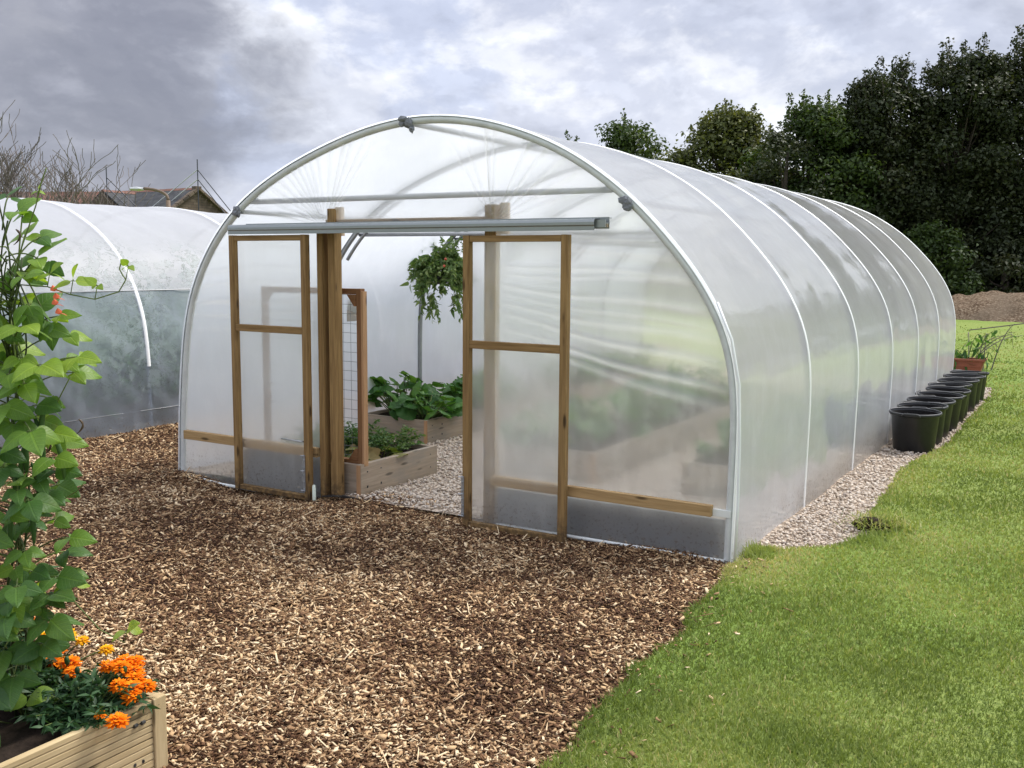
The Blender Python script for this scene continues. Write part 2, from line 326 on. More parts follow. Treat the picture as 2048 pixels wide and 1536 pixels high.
def ground_mats():
    g = G('lawn'); P = g.pos()
    a = g.noise(P, 0.9, 5, 0.6); b = g.noise(P, 30, 4, 0.7); d = g.noise(P, 0.28, 3, 0.5)
    c = g.ramp(b, [(0.3, (0.138, 0.19, 0.045)), (0.55, (0.232, 0.295, 0.078)), (0.75, (0.325, 0.36, 0.115))])
    c = g.mix(g.rng(a, 0.52, 0.72, 0, 0.55), c, (0.21, 0.20, 0.06))
    c = g.mix(g.rng(d, 0.45, 0.62, 0, 0.35), c, (0.10, 0.21, 0.025))
    g.fin(g.pbsdf(c, 0.9, normal=g.bump(b, 0.9, 0.03), spec=0.1)); M['lawn'] = g.m
    g = G('bark'); P = g.pos()
    vo = g.n('TexVoronoi', Vector=g.scale(P, (1, 1, 1)), Scale=48, Randomness=1.0)
    big = g.noise(P, 1.3, 4, 0.6)
    s = g.n('SeparateColor', Color=vo.outputs['Color']).outputs[0]
    c = g.ramp(s, [(0, (0.03, 0.015, 0.009)), (0.45, (0.075, 0.038, 0.022)), (0.75, (0.17, 0.095, 0.05)), (1.0, (0.38, 0.25, 0.14))])
    c = g.mix(0.6, c, g.mix(big, (0.5, 0.5, 0.5), (1.4, 1.35, 1.3)), 'MULTIPLY')
    g.fin(g.pbsdf(c, 0.9, normal=g.bump(vo.outputs['Distance'], 1.0, 0.02), spec=0.1)); M['bark'] = g.m
    g = G('gravel'); P = g.pos()
    vo = g.n('TexVoronoi', Vector=P, Scale=42, Randomness=1.0)
    s = g.n('SeparateColor', Color=vo.outputs['Color']).outputs[0]
    c = g.ramp(s, [(0, (0.15, 0.115, 0.085)), (0.5, (0.36, 0.285, 0.22)), (1, (0.56, 0.475, 0.39))])
    g.fin(g.pbsdf(c, 0.85, normal=g.bump(vo.outputs['Distance'], 1.0, 0.02), spec=0.2)); M['gravel'] = g.m
    g = G('heap'); P = g.pos()
    b = g.noise(P, 14, 6, 0.75); a = g.noise(P, 0.9, 3, 0.5)
    c = g.ramp(b, [(0.36, (0.05, 0.032, 0.02)), (0.5, (0.17, 0.115, 0.075)), (0.64, (0.38, 0.31, 0.22))])
    c = g.mix(g.rng(a, 0.4, 0.65, 0, 0.6), c, (0.20, 0.155, 0.11))
    g.fin(g.pbsdf(c, 0.95, normal=g.bump(b, 1.0, 0.08), spec=0.1)); M['heap'] = g.m
ground_mats()

# ------------------------------------------------------------------ mesh helpers
class MB:
    def __init__(s): s.v = []; s.f = []; s.mi = []; s.gc = []; s.rn = []; s.fo = []
    def add(s, vs, fs, m=0, gc=None, rn=None, fold=None):
        o = len(s.v); s.v += [tuple(map(float, p)) for p in vs]
        s.f += [tuple(i+o for i in f) for f in fs]; s.mi += [m]*len(fs)
        s.gc += [tuple(map(float, p)) for p in (gc if gc is not None else vs)]
        if rn is None: rn = random.random()
        s.rn += list(rn) if hasattr(rn, '__len__') else [rn]*len(vs)
        s.fo += list(fold) if fold is not None else [0.0]*len(vs)
        return s
    def box(s, c0, c1, m=0, axis=None, jit=0.0):
        (x0, y0, z0), (x1, y1, z1) = c0, c1
        d = (abs(x1-x0), abs(y1-y0), abs(z1-z0))
        if axis is None: axis = d.index(max(d))
        vs = [(x, y, z) for z in (z0, z1) for y in (y0, y1) for x in (x0, x1)]
        fs = [(0, 2, 3, 1), (4, 5, 7, 6), (0, 1, 5, 4), (2, 6, 7, 3), (0, 4, 6, 2), (1, 3, 7, 5)]
        o = [random.uniform(0, 50) for _ in range(3)]
        k = [axis]+[i for i in range(3) if i != axis]
        gc = [tuple(p[k[i]]+o[i] for i in range(3)) for p in vs]
        return s.add(vs, fs, m, gc)
    def bar(s, a, b, w, h, upv=(0, 0, 1), m=0):
        """box of section w x h running from a to b"""
        a = Vector(a); b = Vector(b); d = (b-a); L = d.length; d.normalize()
        sd = d.cross(Vector(upv))
        if sd.length < 1e-4: sd = d.cross(Vector((0, 1, 0)))
        sd.normalize(); u = sd.cross(d)
        vs = []; gc = []; o = random.uniform(0, 50)
        for t, p in ((0, a), (L, b)):
            for x, y in ((-1, -1), (1, -1), (1, 1), (-1, 1)):
                vs.append(p+sd*(x*w/2)+u*(y*h/2)); gc.append((t+o, x*w/2+o, y*h/2))
        return s.add(vs, [(3, 2, 1, 0), (4, 5, 6, 7), (0, 1, 5, 4), (1, 2, 6, 5), (2, 3, 7, 6), (3, 0, 4, 7)], m, gc)
    def tube(s, pts, rad, n=8, m=0, cap=True, rn=None):
        pts = [Vector(p) for p in pts]; K = len(pts)
        if not hasattr(rad, '__len__'): rad = [rad]*K
        vs = []; gc = []; L = 0; pu = None; o = random.uniform(0, 9)
        for i, p in enumerate(pts):
            t = (pts[min(i+1, K-1)]-pts[max(i-1, 0)])
            if t.length < 1e-9: t = Vector((0, 0, 1))
            t.normalize()
            if pu is None:
                pu = t.orthogonal().normalized()
            u = pu-t*pu.dot(t)
            if u.length < 1e-6: u = t.orthogonal()
            u.normalize(); pu = u; w = t.cross(u)
            if i: L += (p-pts[i-1]).length
            for k in range(n):
                a = 2*math.pi*k/n
                vs.append(p+(u*math.cos(a)+w*math.sin(a))*rad[i]); gc.append((L+o, math.cos(a)*rad[i], math.sin(a)*rad[i]))
        fs = [(i*n+k, i*n+(k+1) % n, (i+1)*n+(k+1) % n, (i+1)*n+k) for i in range(K-1) for k in range(n)]
        if cap: fs += [tuple(range(n-1, -1, -1)), tuple((K-1)*n+k for k in range(n))]
        return s.add(vs, fs, m, gc, rn)
    def lathe(s, prof, c=(0, 0, 0), n=32, m=0):
        vs = []; K = len(prof)
        for r_, z in prof:
            for k in range(n):
                a = 2*math.pi*k/n; vs.append((c[0]+r_*math.cos(a), c[1]+r_*math.sin(a), c[2]+z))
        fs = [(i*n+k, i*n+(k+1) % n, (i+1)*n+(k+1) % n, (i+1)*n+k) for i in range(K-1) for k in range(n)]
        return s.add(vs, fs, m)
    def grid(s, fn, nu, nv, m=0, fold=None, gcf=None):
        vs = []; fo = []; gc = []
        for j in range(nv+1):
            for i in range(nu+1):
                q = fn(i/nu, j/nv); vs.append(q[:3]); fo.append(q[3] if len(q) > 3 else 0.0)
                gc.append(gcf(i/nu, j/nv) if gcf else q[:3])
        w = nu+1
        fs = [(j*w+i, j*w+i+1, (j+1)*w+i+1, (j+1)*w+i) for j in range(nv) for i in range(nu)]
        return s.add(vs, fs, m, gc, None, fo)
    def build(s, name, mats, parent=None, smooth=False, bevel=0.0, auto=None):
        me = bpy.data.meshes.new(name); me.from_pydata(s.v, [], s.f)
        for mm in (mats if isinstance(mats, (list, tuple)) else [mats]): me.materials.append(M[mm])
        me.polygons.foreach_set('material_index', s.mi)
        a = me.attributes.new('gc', 'FLOAT_VECTOR', 'POINT'); a.data.foreach_set('vector', np.array(s.gc, np.float32).ravel())
        a = me.attributes.new('rnd', 'FLOAT', 'POINT'); a.data.foreach_set('value', np.array(s.rn, np.float32))
        if any(s.fo):
            a = me.attributes.new('fold', 'FLOAT', 'POINT'); a.data.foreach_set('value', np.array(s.fo, np.float32))
        if smooth: me.polygons.foreach_set('use_smooth', [True]*len(s.f))
        me.update()
        o = bpy.data.objects.new(name, me); COL.objects.link(o)
        if parent is not None:
            o.parent = parent; o.matrix_parent_inverse = Matrix.Translation(parent_loc(parent)).inverted()
        if bevel:
            b = o.modifiers.new('bevel', 'BEVEL'); b.width = bevel; b.segments = 2; b.limit_method = 'ANGLE'
        if auto:
            o.modifiers.new('edge', 'EDGE_SPLIT').split_angle = R(auto)
        return o
def parent_loc(p):
    v = Vector(p.location)
    return v if p.parent is None else v
def big_mesh(name, V, F, rnd, mat, smooth=False):
    """V (n,3); F (m,k) int; rnd (n)"""
    me = bpy.data.meshes.new(name); k = F.shape[1]
    me.vertices.add(len(V)); me.vertices.foreach_set('co', np.ascontiguousarray(V, np.float32).ravel())
    me.loops.add(F.size); me.loops.foreach_set('vertex_index', np.ascontiguousarray(F, np.int32).ravel())
    me.polygons.add(len(F)); me.polygons.foreach_set('loop_start', np.arange(0, F.size, k, dtype=np.int32))
    try: me.polygons.foreach_set('loop_total', np.full(len(F), k, np.int32))
    except Exception: pass
    a = me.attributes.new('rnd', 'FLOAT', 'POINT'); a.data.foreach_set('value', np.ascontiguousarray(rnd, np.float32))
    me.materials.append(M[mat]); me.update(calc_edges=True); me.validate()
    if smooth: me.polygons.foreach_set('use_smooth', [True]*len(F))
    o = bpy.data.objects.new(name, me); COL.objects.link(o); return o
def inst(pv, pf, pos, A, rnd):
    """merge copies of a prototype: pos (n,3), A (n,3,3) matrices (columns = scaled axes)"""
    n = len(pos); k = len(pv)
    V = np.einsum('nij,kj->nki', A, pv)+pos[:, None, :]
    F = pf[None]+(np.arange(n)*k)[:, None, None]
    return V.reshape(-1, 3), F.reshape(-1, pf.shape[1]), np.repeat(rnd, k)
def frames(yaw, pitch, roll):
    cy_, sy, cp, sp, cr, sr = np.cos(yaw), np.sin(yaw), np.cos(pitch), np.sin(pitch), np.cos(roll), np.sin(roll)
    Z = np.zeros_like(yaw); O = np.ones_like(yaw)
    Rz = np.stack([np.stack([cy_, -sy, Z], -1), np.stack([sy, cy_, Z], -1), np.stack([Z, Z, O], -1)], 1)
    Rx = np.stack([np.stack([O, Z, Z], -1), np.stack([Z, cp, -sp], -1), np.stack([Z, sp, cp], -1)], 1)
    Ry = np.stack([np.stack([cr, Z, sr], -1), np.stack([Z, O, Z], -1), np.stack([-sr, Z, cr], -1)], 1)
    return Rz @ Rx @ Ry
def _hash(i, j, s): return np.modf(np.abs(np.sin(i*127.1+j*311.7+s*74.7)*43758.5453))[0]
def vnoise(x, y, sc=1.0, s=0):
    x = np.asarray(x, float)*sc; y = np.asarray(y, float)*sc
    i = np.floor(x); j = np.floor(y); u = x-i; v = y-j; u = u*u*(3-2*u); v = v*v*(3-2*v)
    return (_hash(i, j, s)*(1-u)+_hash(i+1, j, s)*u)*(1-v)+(_hash(i, j+1, s)*(1-u)+_hash(i+1, j+1, s)*u)*v
def empty(name, loc=(0, 0, 0)):
    o = bpy.data.objects.new(name, None); COL.objects.link(o); o.location = loc; o.empty_display_size = 0.2; return o
def tag(o, label=None, cat=None, group=None, kind=None):
    if label: o['label'] = label
    if cat: o['category'] = cat
    if group: o['group'] = group
    if kind: o['kind'] = kind
    return o
def copy_tree(o, parent=None):
    c = o.copy(); COL.objects.link(c)
    if parent is not None: c.parent = parent
    for ch in [k for k in bpy.data.objects if k.parent == o]: copy_tree(ch, c)
    return c
def lerp(a, b, t): return a+(b-a)*t

# ------------------------------------------------------------------ ground, lawn, bark, gravel
XB = np.array([[-9, 5.9], [-6, 5.55], [-4, 5.28], [-2.83, 5.17], [-2.55, 5.14], [-2.2, 5.10], [-1.9, 5.04], [-1.5, 5.09], [-1.08, 5.0], [-0.39, 4.94], [0.0, 4.93], [0.25, 4.96], [0.34, 5.05], [0.40, 5.14], [0.58, 5.34], [0.85, 5.44], [1.1, 5.49], [1.4, 5.46], [1.75, 5.35], [2.6, 5.30], [3.7, 5.27], [4.3, 5.33], [4.75, 5.41], [9.2, 5.40], [10.4, 5.36], [10.9, 5.0], [11.2, -0.4], [11.4, -1.2], [60, -1.2]])
def lawn_d(x, y):
    """signed distance-like: > 0 on the lawn"""
    x = np.asarray(x, float); y = np.asarray(y, float)
    return x-np.interp(y, XB[:, 0], XB[:, 1])+(vnoise(x, y, 5.0, 3)-0.5)*0.07+(vnoise(x, y, 17, 5)-0.5)*0.05
def sstep(a, b, x): t = np.clip((x-a)/(b-a), 0, 1); return t*t*(3-2*t)
def bark_z(x, y): return (vnoise(x, y, 1.1, 8)-0.5)*0.035+(vnoise(x, y, 4.5, 9)-0.5)*0.02-0.01-0.062*np.exp(-((x-1.0)/0.85)**4)*sstep(-0.75, -0.16, y)-0.018*sstep(1.9, 3.0, x)*sstep(-0.6, -0.1, y)
def lawn_z(x, y):
    d = lawn_d(x, y)
    return -0.16+0.185*sstep(-0.06, 0.10, d)+((vnoise(x, y, 0.8, 1)-0.5)*0.03+(vnoise(x, y, 3.1, 2)-0.5)*0.022)*sstep(0, 0.4, d)
def grid_sheet(name, xs, ys, zf, mat, keep=None, smooth=True):
    X, Y = np.meshgrid(xs, ys); Z = zf(X, Y); V = np.stack([X, Y, Z], -1).reshape(-1, 3)
    nx = len(xs); I, J = np.meshgrid(np.arange(nx-1), np.arange(len(ys)-1)); a = (J*nx+I)
    F = np.stack([a, a+1, a+nx+1, a+nx], -1).reshape(-1, 4)
    if keep is not None:
        c = V[F].mean(1); F = F[keep(c[:, 0], c[:, 1])]
        used = np.unique(F); remap = -np.ones(len(V), int); remap[used] = np.arange(len(used)); V = V[used]; F = remap[F]
    return big_mesh(name, V, F, np.zeros(len(V)), mat, smooth)
far = np.array([-900, -500, -250, -120, -60, -30, -18])
xs = np.concatenate([far, np.arange(-10, 4.4, 0.3), np.arange(4.4, 8.6, 0.05), np.arange(8.6, 20, 0.3), -far[::-1]+8])
ys = np.concatenate([far, np.arange(-9, -4, 0.2), np.arange(-4, 11.4, 0.06), np.arange(11.4, 45, 0.4), -far[::-1]+40])
tag(grid_sheet('lawn', xs, ys, lawn_z, 'lawn'), 'mown green lawn with yellowing patches', 'lawn', kind='structure')
tag(grid_sheet('bark_path', np.arange(-2.3, 6.0, 0.08), np.arange(-8, 16, 0.08), bark_z, 'bark', keep=lambda x, y: (y < 0.10) | (x < -0.02)), 'brown woodchip path between the tunnels', 'path', kind='structure')
tag(grid_sheet('gravel_floor', np.arange(-0.02, 5.7, 0.08), np.arange(0.02, 11.0, 0.08), lambda x, y: -0.008+(vnoise(x, y, 2, 4)-0.5)*0.02, 'gravel'), 'pale gravel floor and strip of the large tunnel', 'gravel', kind='structure')
tag(grid_sheet('tunnel_soil', np.arange(-7.2, -2.0, 0.2), np.arange(-6, 16, 0.2), lambda x, y: bark_z(x, y)-0.02, 'bare_soil'), 'bare soil inside the older tunnel', 'soil', kind='structure')
def bed_hit(x, y):
    h = np.zeros_like(x, bool)
    for (x0, x1, y0, y1) in BEDS: h |= (x > x0-0.01) & (x < x1+0.01) & (y > y0-0.01) & (y < y1+0.01)
    return h
BEDS = [(0.62, 1.92, 0.10, 1.12), (0.22, 1.06, 2.16, 5.0), (2.45, 3.30, 1.45, 7.0), (4.02, 4.82, 1.5, 7.0), (0.22, 1.06, 5.7, 8.6)]
PLANTER = (2.75, 4.05, -5.6, -3.53)
def dist_cam(x, y): return np.hypot(x-CAMP[0], y-CAMP[1])
def make_chips():
    n = 900000
    x = rng.uniform(-2.25, 5.6, n); y = rng.uniform(-5.0, 4.5, n)
    d = dist_cam(x, y)
    edge = lawn_d(x, y)
    ok = (edge < np.where(rng.random(n) < 0.09, rng.exponential(0.11, n), rng.uniform(-0.04, 0.07, n))) & ((x < 0.0) | (y < 0.0) | ((x > 1.75) & (x < 3.15) & (y < 0.30) & (rng.random(n) < 1-y/0.34)))
    ok &= ~((x > PLANTER[0]) & (x < PLANTER[1]) & (y < PLANTER[3]+0.02)) & (rng.random(n) < np.minimum(1, (4.6/d)**1.15))
    # only what the tunnel leaves in view, with room for a step to the side
    ok &= ~((y > 0.4) & (x > -1.9+0.0) & (x > 0.0))
    x, y, d = x[ok], y[ok], d[ok]; n = len(x)
    big = rng.random(n)
    L = np.where(big < 0.66, rng.uniform(0.006, 0.021, n), np.where(big < 0.988, rng.uniform(0.018, 0.036, n)*np.where(rng.random(n) < 0.05, 1.9, 1.0), rng.uniform(0.05, 0.13, n)*np.where(rng.random(n) < 0.08, 2.0, 1.0)))*(1+0.05*np.maximum(0, d-4))
    Wd = np.where(big < 0.988, rng.uniform(0.22, 0.6, n)*np.minimum(L, 0.036), rng.uniform(0.004, 0.009, n)); T = rng.uniform(0.10, 0.35, n)*Wd+0.0008
    z = np.maximum(bark_z(x, y), lawn_z(x, y)+0.006)+rng.uniform(0.0, 0.016, n)
    # colour: patches where the pale chips lie thicker
    patch = vnoise(x, y, 1.7, 21)*0.6+vnoise(x, y, 6, 22)*0.4
    c = np.clip(rng.beta(1.15, 1.5, n)+(patch-0.5)*0.55+0.05, 0, 1)
    c = np.where(big < 0.3, c*0.55, c); c = np.where(big >= 0.9, np.clip(c+0.18, 0, 1), c)
    A = frames(rng.uniform(0, 6.28, n), rng.normal(0, 0.33, n), rng.normal(0, 0.38, n))
    A = A*np.stack([L, Wd, T], -1)[:, None, :]
    k_ = 3; grp = rng.integers(0, k_, n)
    P3 = [np.array([[-.5, -.42, -.5], [.46, -.5, -.5], [.5, .36, -.5], [-.40, .5, -.5], [-.5, -.42, .35], [.46, -.5, .5], [.5, .36, .3], [-.40, .5, .55]]),
          np.array([[-.5, -.12, -.5], [.40, -.5, -.4], [.5, .10, -.5], [-.30, .45, -.5], [-.5, -.10, .3], [.40, -.46, .6], [.5, .12, .2], [-.30, .42, .5]]),
          np.array([[-.5, -.35, -.2], [.1, -.5, -.6], [.5, .22, -.2], [-.45, .30, -.3], [-.5, -.35, .4], [.1, -.45, .1], [.5, .25, .5], [-.45, .33, .5]])]
    pf = np.array([[0, 3, 2, 1], [4, 5, 6, 7], [0, 1, 5, 4], [1, 2, 6, 5], [2, 3, 7, 6], [3, 0, 4, 7]])
    pv = np.stack(P3)[grp]
    V = np.einsum('nij,nkj->nki', A, pv)+np.stack([x, y, z], -1)[:, None, :]
    F = (pf[None]+(np.arange(n)*8)[:, None, None]).reshape(-1, 4); V = V.reshape(-1, 3); r_ = np.repeat(c, 8)
    tag(big_mesh('wood_chips', V, F, r_, 'wood_chip'), 'loose pale and dark wood chips covering the path', 'wood chips', kind='stuff')
make_chips()
ICOV = None
def ico():
    t = (1+5**0.5)/2
    v = np.array([[-1, t, 0], [1, t, 0], [-1, -t, 0], [1, -t, 0], [0, -1, t], [0, 1, t], [0, -1, -t], [0, 1, -t], [t, 0, -1], [t, 0, 1], [-t, 0, -1], [-t, 0, 1]])/math.hypot(1, t)
    f = np.array([[0, 11, 5], [0, 5, 1], [0, 1, 7], [0, 7, 10], [0, 10, 11], [1, 5, 9], [5, 11, 4], [11, 10, 2], [10, 7, 6], [7, 1, 8], [3, 9, 4], [3, 4, 2], [3, 2, 6], [3, 6, 8], [3, 8, 9], [4, 9, 5], [2, 4, 11], [6, 2, 10], [8, 6, 7], [9, 8, 1]])
    return v, f
def make_gravel():
    n = 120000
    x = rng.uniform(0.3, 5.6, n); y = rng.uniform(0.03, 10.6, n)
    d = dist_cam(x, y)
    ok = (lawn_d(x, y) < 0.03) & ~bed_hit(x, y) & (rng.random(n) < np.minimum(1, (6.8/d)**2.0))
    ok &= ~((x > 4.84) & (x < 4.97)) & ((x > 4.9) | (y < 6.5))
    ok &= ~((x > 1.5) & (x < 3.3) & (y < 0.22) & (rng.random(n) < 0.8*(1-y/0.22)))
    x, y, d = x[ok], y[ok], d[ok]; n = len(x)
    s = rng.uniform(0.007, 0.0145, n)*(1+0.07*np.maximum(0, d-6.5))
    A = frames(rng.uniform(0, 6.28, n), rng.normal(0, 0.4, n), rng.normal(0, 0.4, n))*np.stack([s*rng.uniform(0.8, 1.45, n), s*rng.uniform(0.7, 1.1, n), s*rng.uniform(0.45, 0.85, n)], -1)[:, None, :]
    v, f = ico(); v = v*(1+(np.random.default_rng(2).random((12, 1))-0.5)*0.4)
    z = -0.008+(vnoise(x, y, 2, 4)-0.5)*0.02+rng.uniform(0.0, 0.014, n)
    V, F, r_ = inst(v, f, np.stack([x, y, z], -1), A, np.clip(rng.beta(2.2, 1.6, n), 0, 1))
    tag(big_mesh('gravel_stones', V, F, r_, 'stone'), 'loose pale pinkish gravel stones in and beside the tunnel', 'gravel', kind='stuff')
make_gravel()
def make_grass():
    n = 900000
    # denser near the camera: sample in polar form around it
    ang = rng.uniform(R(-30), R(70), n)        # around +y, clockwise to the right
    r_ = 3.0*np.exp(rng.uniform(0, math.log(34/3.0), n)*rng.uniform(0.55, 1, n))
    x = CAMP[0]+r_*np.sin(ang-R(31)); y = CAMP[1]+r_*np.cos(ang-R(31))
    d = lawn_d(x, y)
    ok = (d > rng.uniform(-0.05, 0.06, n)) & (y > -4.2) & ~((x > -0.1) & (x < 4.98) & (y > -0.02) & (y < 9.6))
    hp = (vnoise(x, y, 0.16, 70) > 2)
    x, y, r_ = x[ok], y[ok], r_[ok]
    wx, wy = [], []
    for cx, cy2, s_, m in ((4.02, -3.42, .05, 260), (4.12, -3.50, .04, 120), (4.9, -2.75, .05, 160), (4.98, -1.9, .05, 160), (4.95, -1.25, .07, 160), (4.98, 0.10, .06, 700), (5.06, .30, .05, 400), (5.0, -.25, .05, 300)):
        wx.append(cx+rng.normal(size=m)*s_); wy.append(cy2+rng.normal(size=m)*s_)
    x = np.r_[x, np.concatenate(wx)]; y = np.r_[y, np.concatenate(wy)]; r_ = dist_cam(x, y); d = lawn_d(x, y); n = len(x)
    h = rng.uniform(0.014, 0.036, n)*(1+0.9*np.exp(-(np.abs(d)/0.06)**2)*rng.random(n))*(0.75+0.6*vnoise(x, y, 2.3, 31))
    corner = np.exp(-((x-5.0)**2+(y-0.12)**2)/0.022); h = h*(1+2.6*corner*rng.random(n))
    clump = np.exp(-((x-5.5)**2+(y-0.85)**2)/0.03); h = h*(1+1.2*clump*rng.random(n))
    w = rng.uniform(0.0016, 0.0030, n)*(1+0.28*np.maximum(0, r_-4))
    h = h*(1+0.012*np.maximum(0, r_-8))
    patch = vnoise(x, y, 1.0, 41)*0.5+vnoise(x, y, 2.7, 42)*0.3+vnoise(x, y, 0.35, 43)*0.2
    c = np.clip(rng.beta(1.6, 2.2, n)*0.75+(patch-0.47)*1.6+np.where(rng.random(n) < 0.07, 0.6, 0), 0, 1)
    c = np.where(corner+clump > 0.25, np.minimum(c, 0.35+0.2*rng.random(n)), c)
    A = frames(rng.uniform(0, 6.28, n), rng.normal(0, 0.5, n), rng.normal(0, 0.4, n))*np.stack([w, h, h], -1)[:, None, :]
    pv = np.array([[-1, 0, -.05], [1, 0, -.05], [.75, .10, .55], [-.75, .10, .55], [0, .38, 1.0]])
    pf = np.array([[0, 1, 2, 3], [3, 2, 4, 4]])
    V = np.einsum('nij,kj->nki', A, pv)+np.stack([x, y, lawn_z(x, y)-0.004], -1)[:, None, :]
    k = 5; off = (np.arange(n)*k)[:, None]
    me = bpy.data.meshes.new('grass')
    tri = np.concatenate([np.array([[0, 1, 2]])+off, np.array([[0, 2, 3]])+off, np.array([[3, 2, 4]])+off])
    o = big_mesh('grass', V.reshape(-1, 3), tri, np.repeat(c, k), 'grass_blade')
    tag(o, 'short green grass blades over the lawn', 'grass', kind='stuff')
make_grass()

def make_clod():
    v, f = ico(); b = MB(); r_ = np.random.default_rng(8)
    vv = np.concatenate([v, (v[f[:, 0]]+v[f[:, 1]]+v[f[:, 2]])/2.6]); ff = [(int(a), int(b_), 12+i) for i, (a, b_, c) in enumerate(f)]+[(int(b_), int(c), 12+i) for i, (a, b_, c) in enumerate(f)]+[(int(c), int(a), 12+i) for i, (a, b_, c) in enumerate(f)]
    b.add(vv*(1+(r_.random((32, 1))-.5)*.45)*np.array([.15, .11, .06])+np.array([5.52, 1.22, .03]), ff)
    o = b.build('turf_clod', 'soil', None); tag(o, 'dark upturned clod of turf at the edge between gravel and lawn', 'turf clod')
    g_ = MB()
    for k in range(620):
        a = np.array([5.59+r_.normal()*.10, 1.24+r_.normal()*.11, .035+.03*r_.random()]); d = np.array([r_.normal()*.5, r_.normal()*.5-.3, .5]); d = d/np.linalg.norm(d)*r_.uniform(.05, .11); s_ = np.cross(d, [0, 0, 1]); s_ = s_/np.linalg.norm(s_)*.003
        g_.add([a-s_, a+s_, a+d*.6+s_*.7, a+d*.6-s_*.7, a+d-np.array([0, 0, .012])], [(0, 1, 2, 3), (3, 2, 4)])
    g_.build('grass_tuft', 'grass_blade', o)['kind'] = 'stuff'
make_clod()
# ------------------------------------------------------------------ polytunnels
def smooth_profile(pts, n=120, it=10):
    p = np.array(pts, float); s = np.r_[0, np.cumsum(np.hypot(*np.diff(p, axis=0).T))]
    t = np.linspace(0, s[-1], n); q = np.stack([np.interp(t, s, p[:, 0]), np.interp(t, s, p[:, 1])], 1)
    for _ in range(it): q[1:-1] = (q[:-2]+2*q[1:-1]+q[2:])/4
    d = np.gradient(q, axis=0); nrm = np.stack([-d[:, 1], d[:, 0]], 1); nrm /= np.linalg.norm(nrm, axis=1)[:, None]
    return q, nrm              # normals point outwards when the profile runs from the left foot over to the right one
PROF, PN = smooth_profile([(-0.015, -0.10), (-0.005, 0.0), (0.005, 0.346), (0.045, 0.785), (0.086, 1.131), (0.15, 1.431), (0.285, 1.727), (0.499, 2.014), (0.772, 2.258), (1.0, 2.39), (1.227, 2.5), (1.541, 2.622), (1.936, 2.74), (2.218, 2.80), (2.532, 2.832), (2.832, 2.818), (3.079, 2.781), (3.395, 2.692), (3.698, 2.575), (3.989, 2.401), (4.235, 2.216), (4.441, 2.008), (4.643, 1.786), (4.776, 1.593), (4.883, 1.386), (4.934, 1.177), (4.955, 0.936), (4.952, 0.691), (4.946, 0.381), (4.94, 0.0), (4.938, -0.1)])
PROF_IN = PROF.copy(); _l = PROF_IN[:, 0] < 2
PROF_IN[_l, 0] = 0.5*(PROF[_l, 0]+0.135+np.sqrt((PROF[_l, 0]-0.135)**2+0.004))
def hoop_parts(prof, nrm, y, root, r=0.021, tape=True, tape_to=None, mat='galvanised', tape_mat='hoop_tape'):
    h = MB().tube([(p[0]-n[0]*r, y, p[1]-n[1]*r) for p, n in zip(prof, nrm)], r, 10).build('hoop', mat, root, smooth=True)
    if tape:
        sel = range(len(prof)) if tape_to is None else [i for i in range(len(prof)) if prof[i, 1] > tape_to]
        b = MB(); K = len(sel); rr = r+0.0085
        def fn(u, v):
            i = sel[min(K-1, int(round(v*(K-1))))]; a = R(lerp(-50, 50, u)); c = prof[i]-nrm[i]*r
            o = c+nrm[i]*rr*math.cos(a); return (o[0], y+rr*math.sin(a), o[1])
        b.grid(fn, 8, K-1); b.build('hoop_tape', tape_mat, h, smooth=True)
    return h
def cover_mesh(prof, nrm, hy, sag, seed, i0=0, i1=None, off=0.005, per=9, yr=None, wr=1.0, prof2=None, streak=0.0):
    """film stretched over hoops at the y values hy"""
    Q = (prof if prof2 is None else prof2)[i0:i1]; P = prof[i0:i1]; Nn = nrm[i0:i1]; K = len(P)
    ysamp = []
    for a, b in zip(hy[:-1], hy[1:]): ysamp += list(np.linspace(a, b, per, endpoint=False))
    ysamp.append(hy[-1]); 
    if yr: ysamp = [yr[0]]+ysamp+[yr[1]]
    ysamp = np.array(ysamp); mb = MB()
    hy_ = np.array(hy)
    fo = []
    def fn(u, v):
        i = int(round(u*(K-1))); y = ysamp[int(round(v*(len(ysamp)-1)))]
        k = int(np.clip(np.searchsorted(hy_, y)-1, 0, len(hy)-2)); f = np.clip((y-hy_[k])/(hy_[k+1]-hy_[k]), 0, 1)
        s = math.sin(math.pi*f); z = P[i][1]
        hfac = 0.4+0.6*min(1, max(0, z)/1.2)
        # diagonal tension creases near the feet and under the shoulder, sag between hoops
        cr = (vnoise(f*3+z*2.2*(1 if f > .5 else -1)+k*7, z*1.1, 1.6, seed)-0.5)*0.018*s*wr
        low = (vnoise(y*1.3, z*0.8, 2.2, seed+4)-0.5)*0.02*s*wr*(1 if z < 0.9 else 0.3)
        d = off-sag*s*hfac+cr+low
        b_ = min(1, max(0, (y-hy_[0])/(hy_[1]-hy_[0]))); px_ = P[i][0]*(1-b_)+Q[i][0]*b_
        fo_ = 0.0
        if streak:
            q1 = float(vnoise((f*2.1+z*1.3)*5, z*0.8, 1.0, seed+k)); q2 = float(vnoise(y*9, z*1.1, 1.0, seed+50))
            fo_ = streak*(max(0.0, q1-0.55)*1.6+max(0.0, q2-0.6)*1.3); d += 0.02*(q1-.5)*s+0.012*(q2-.5)*s
        return (px_+Nn[i][0]*d, y, P[i][1]+Nn[i][1]*d, fo_)
    mb.grid(fn, K-1, len(ysamp)-1); return mb
HOOPS = [0.0, 1.64, 3.25, 4.83, 6.37, 7.94, 9.45]
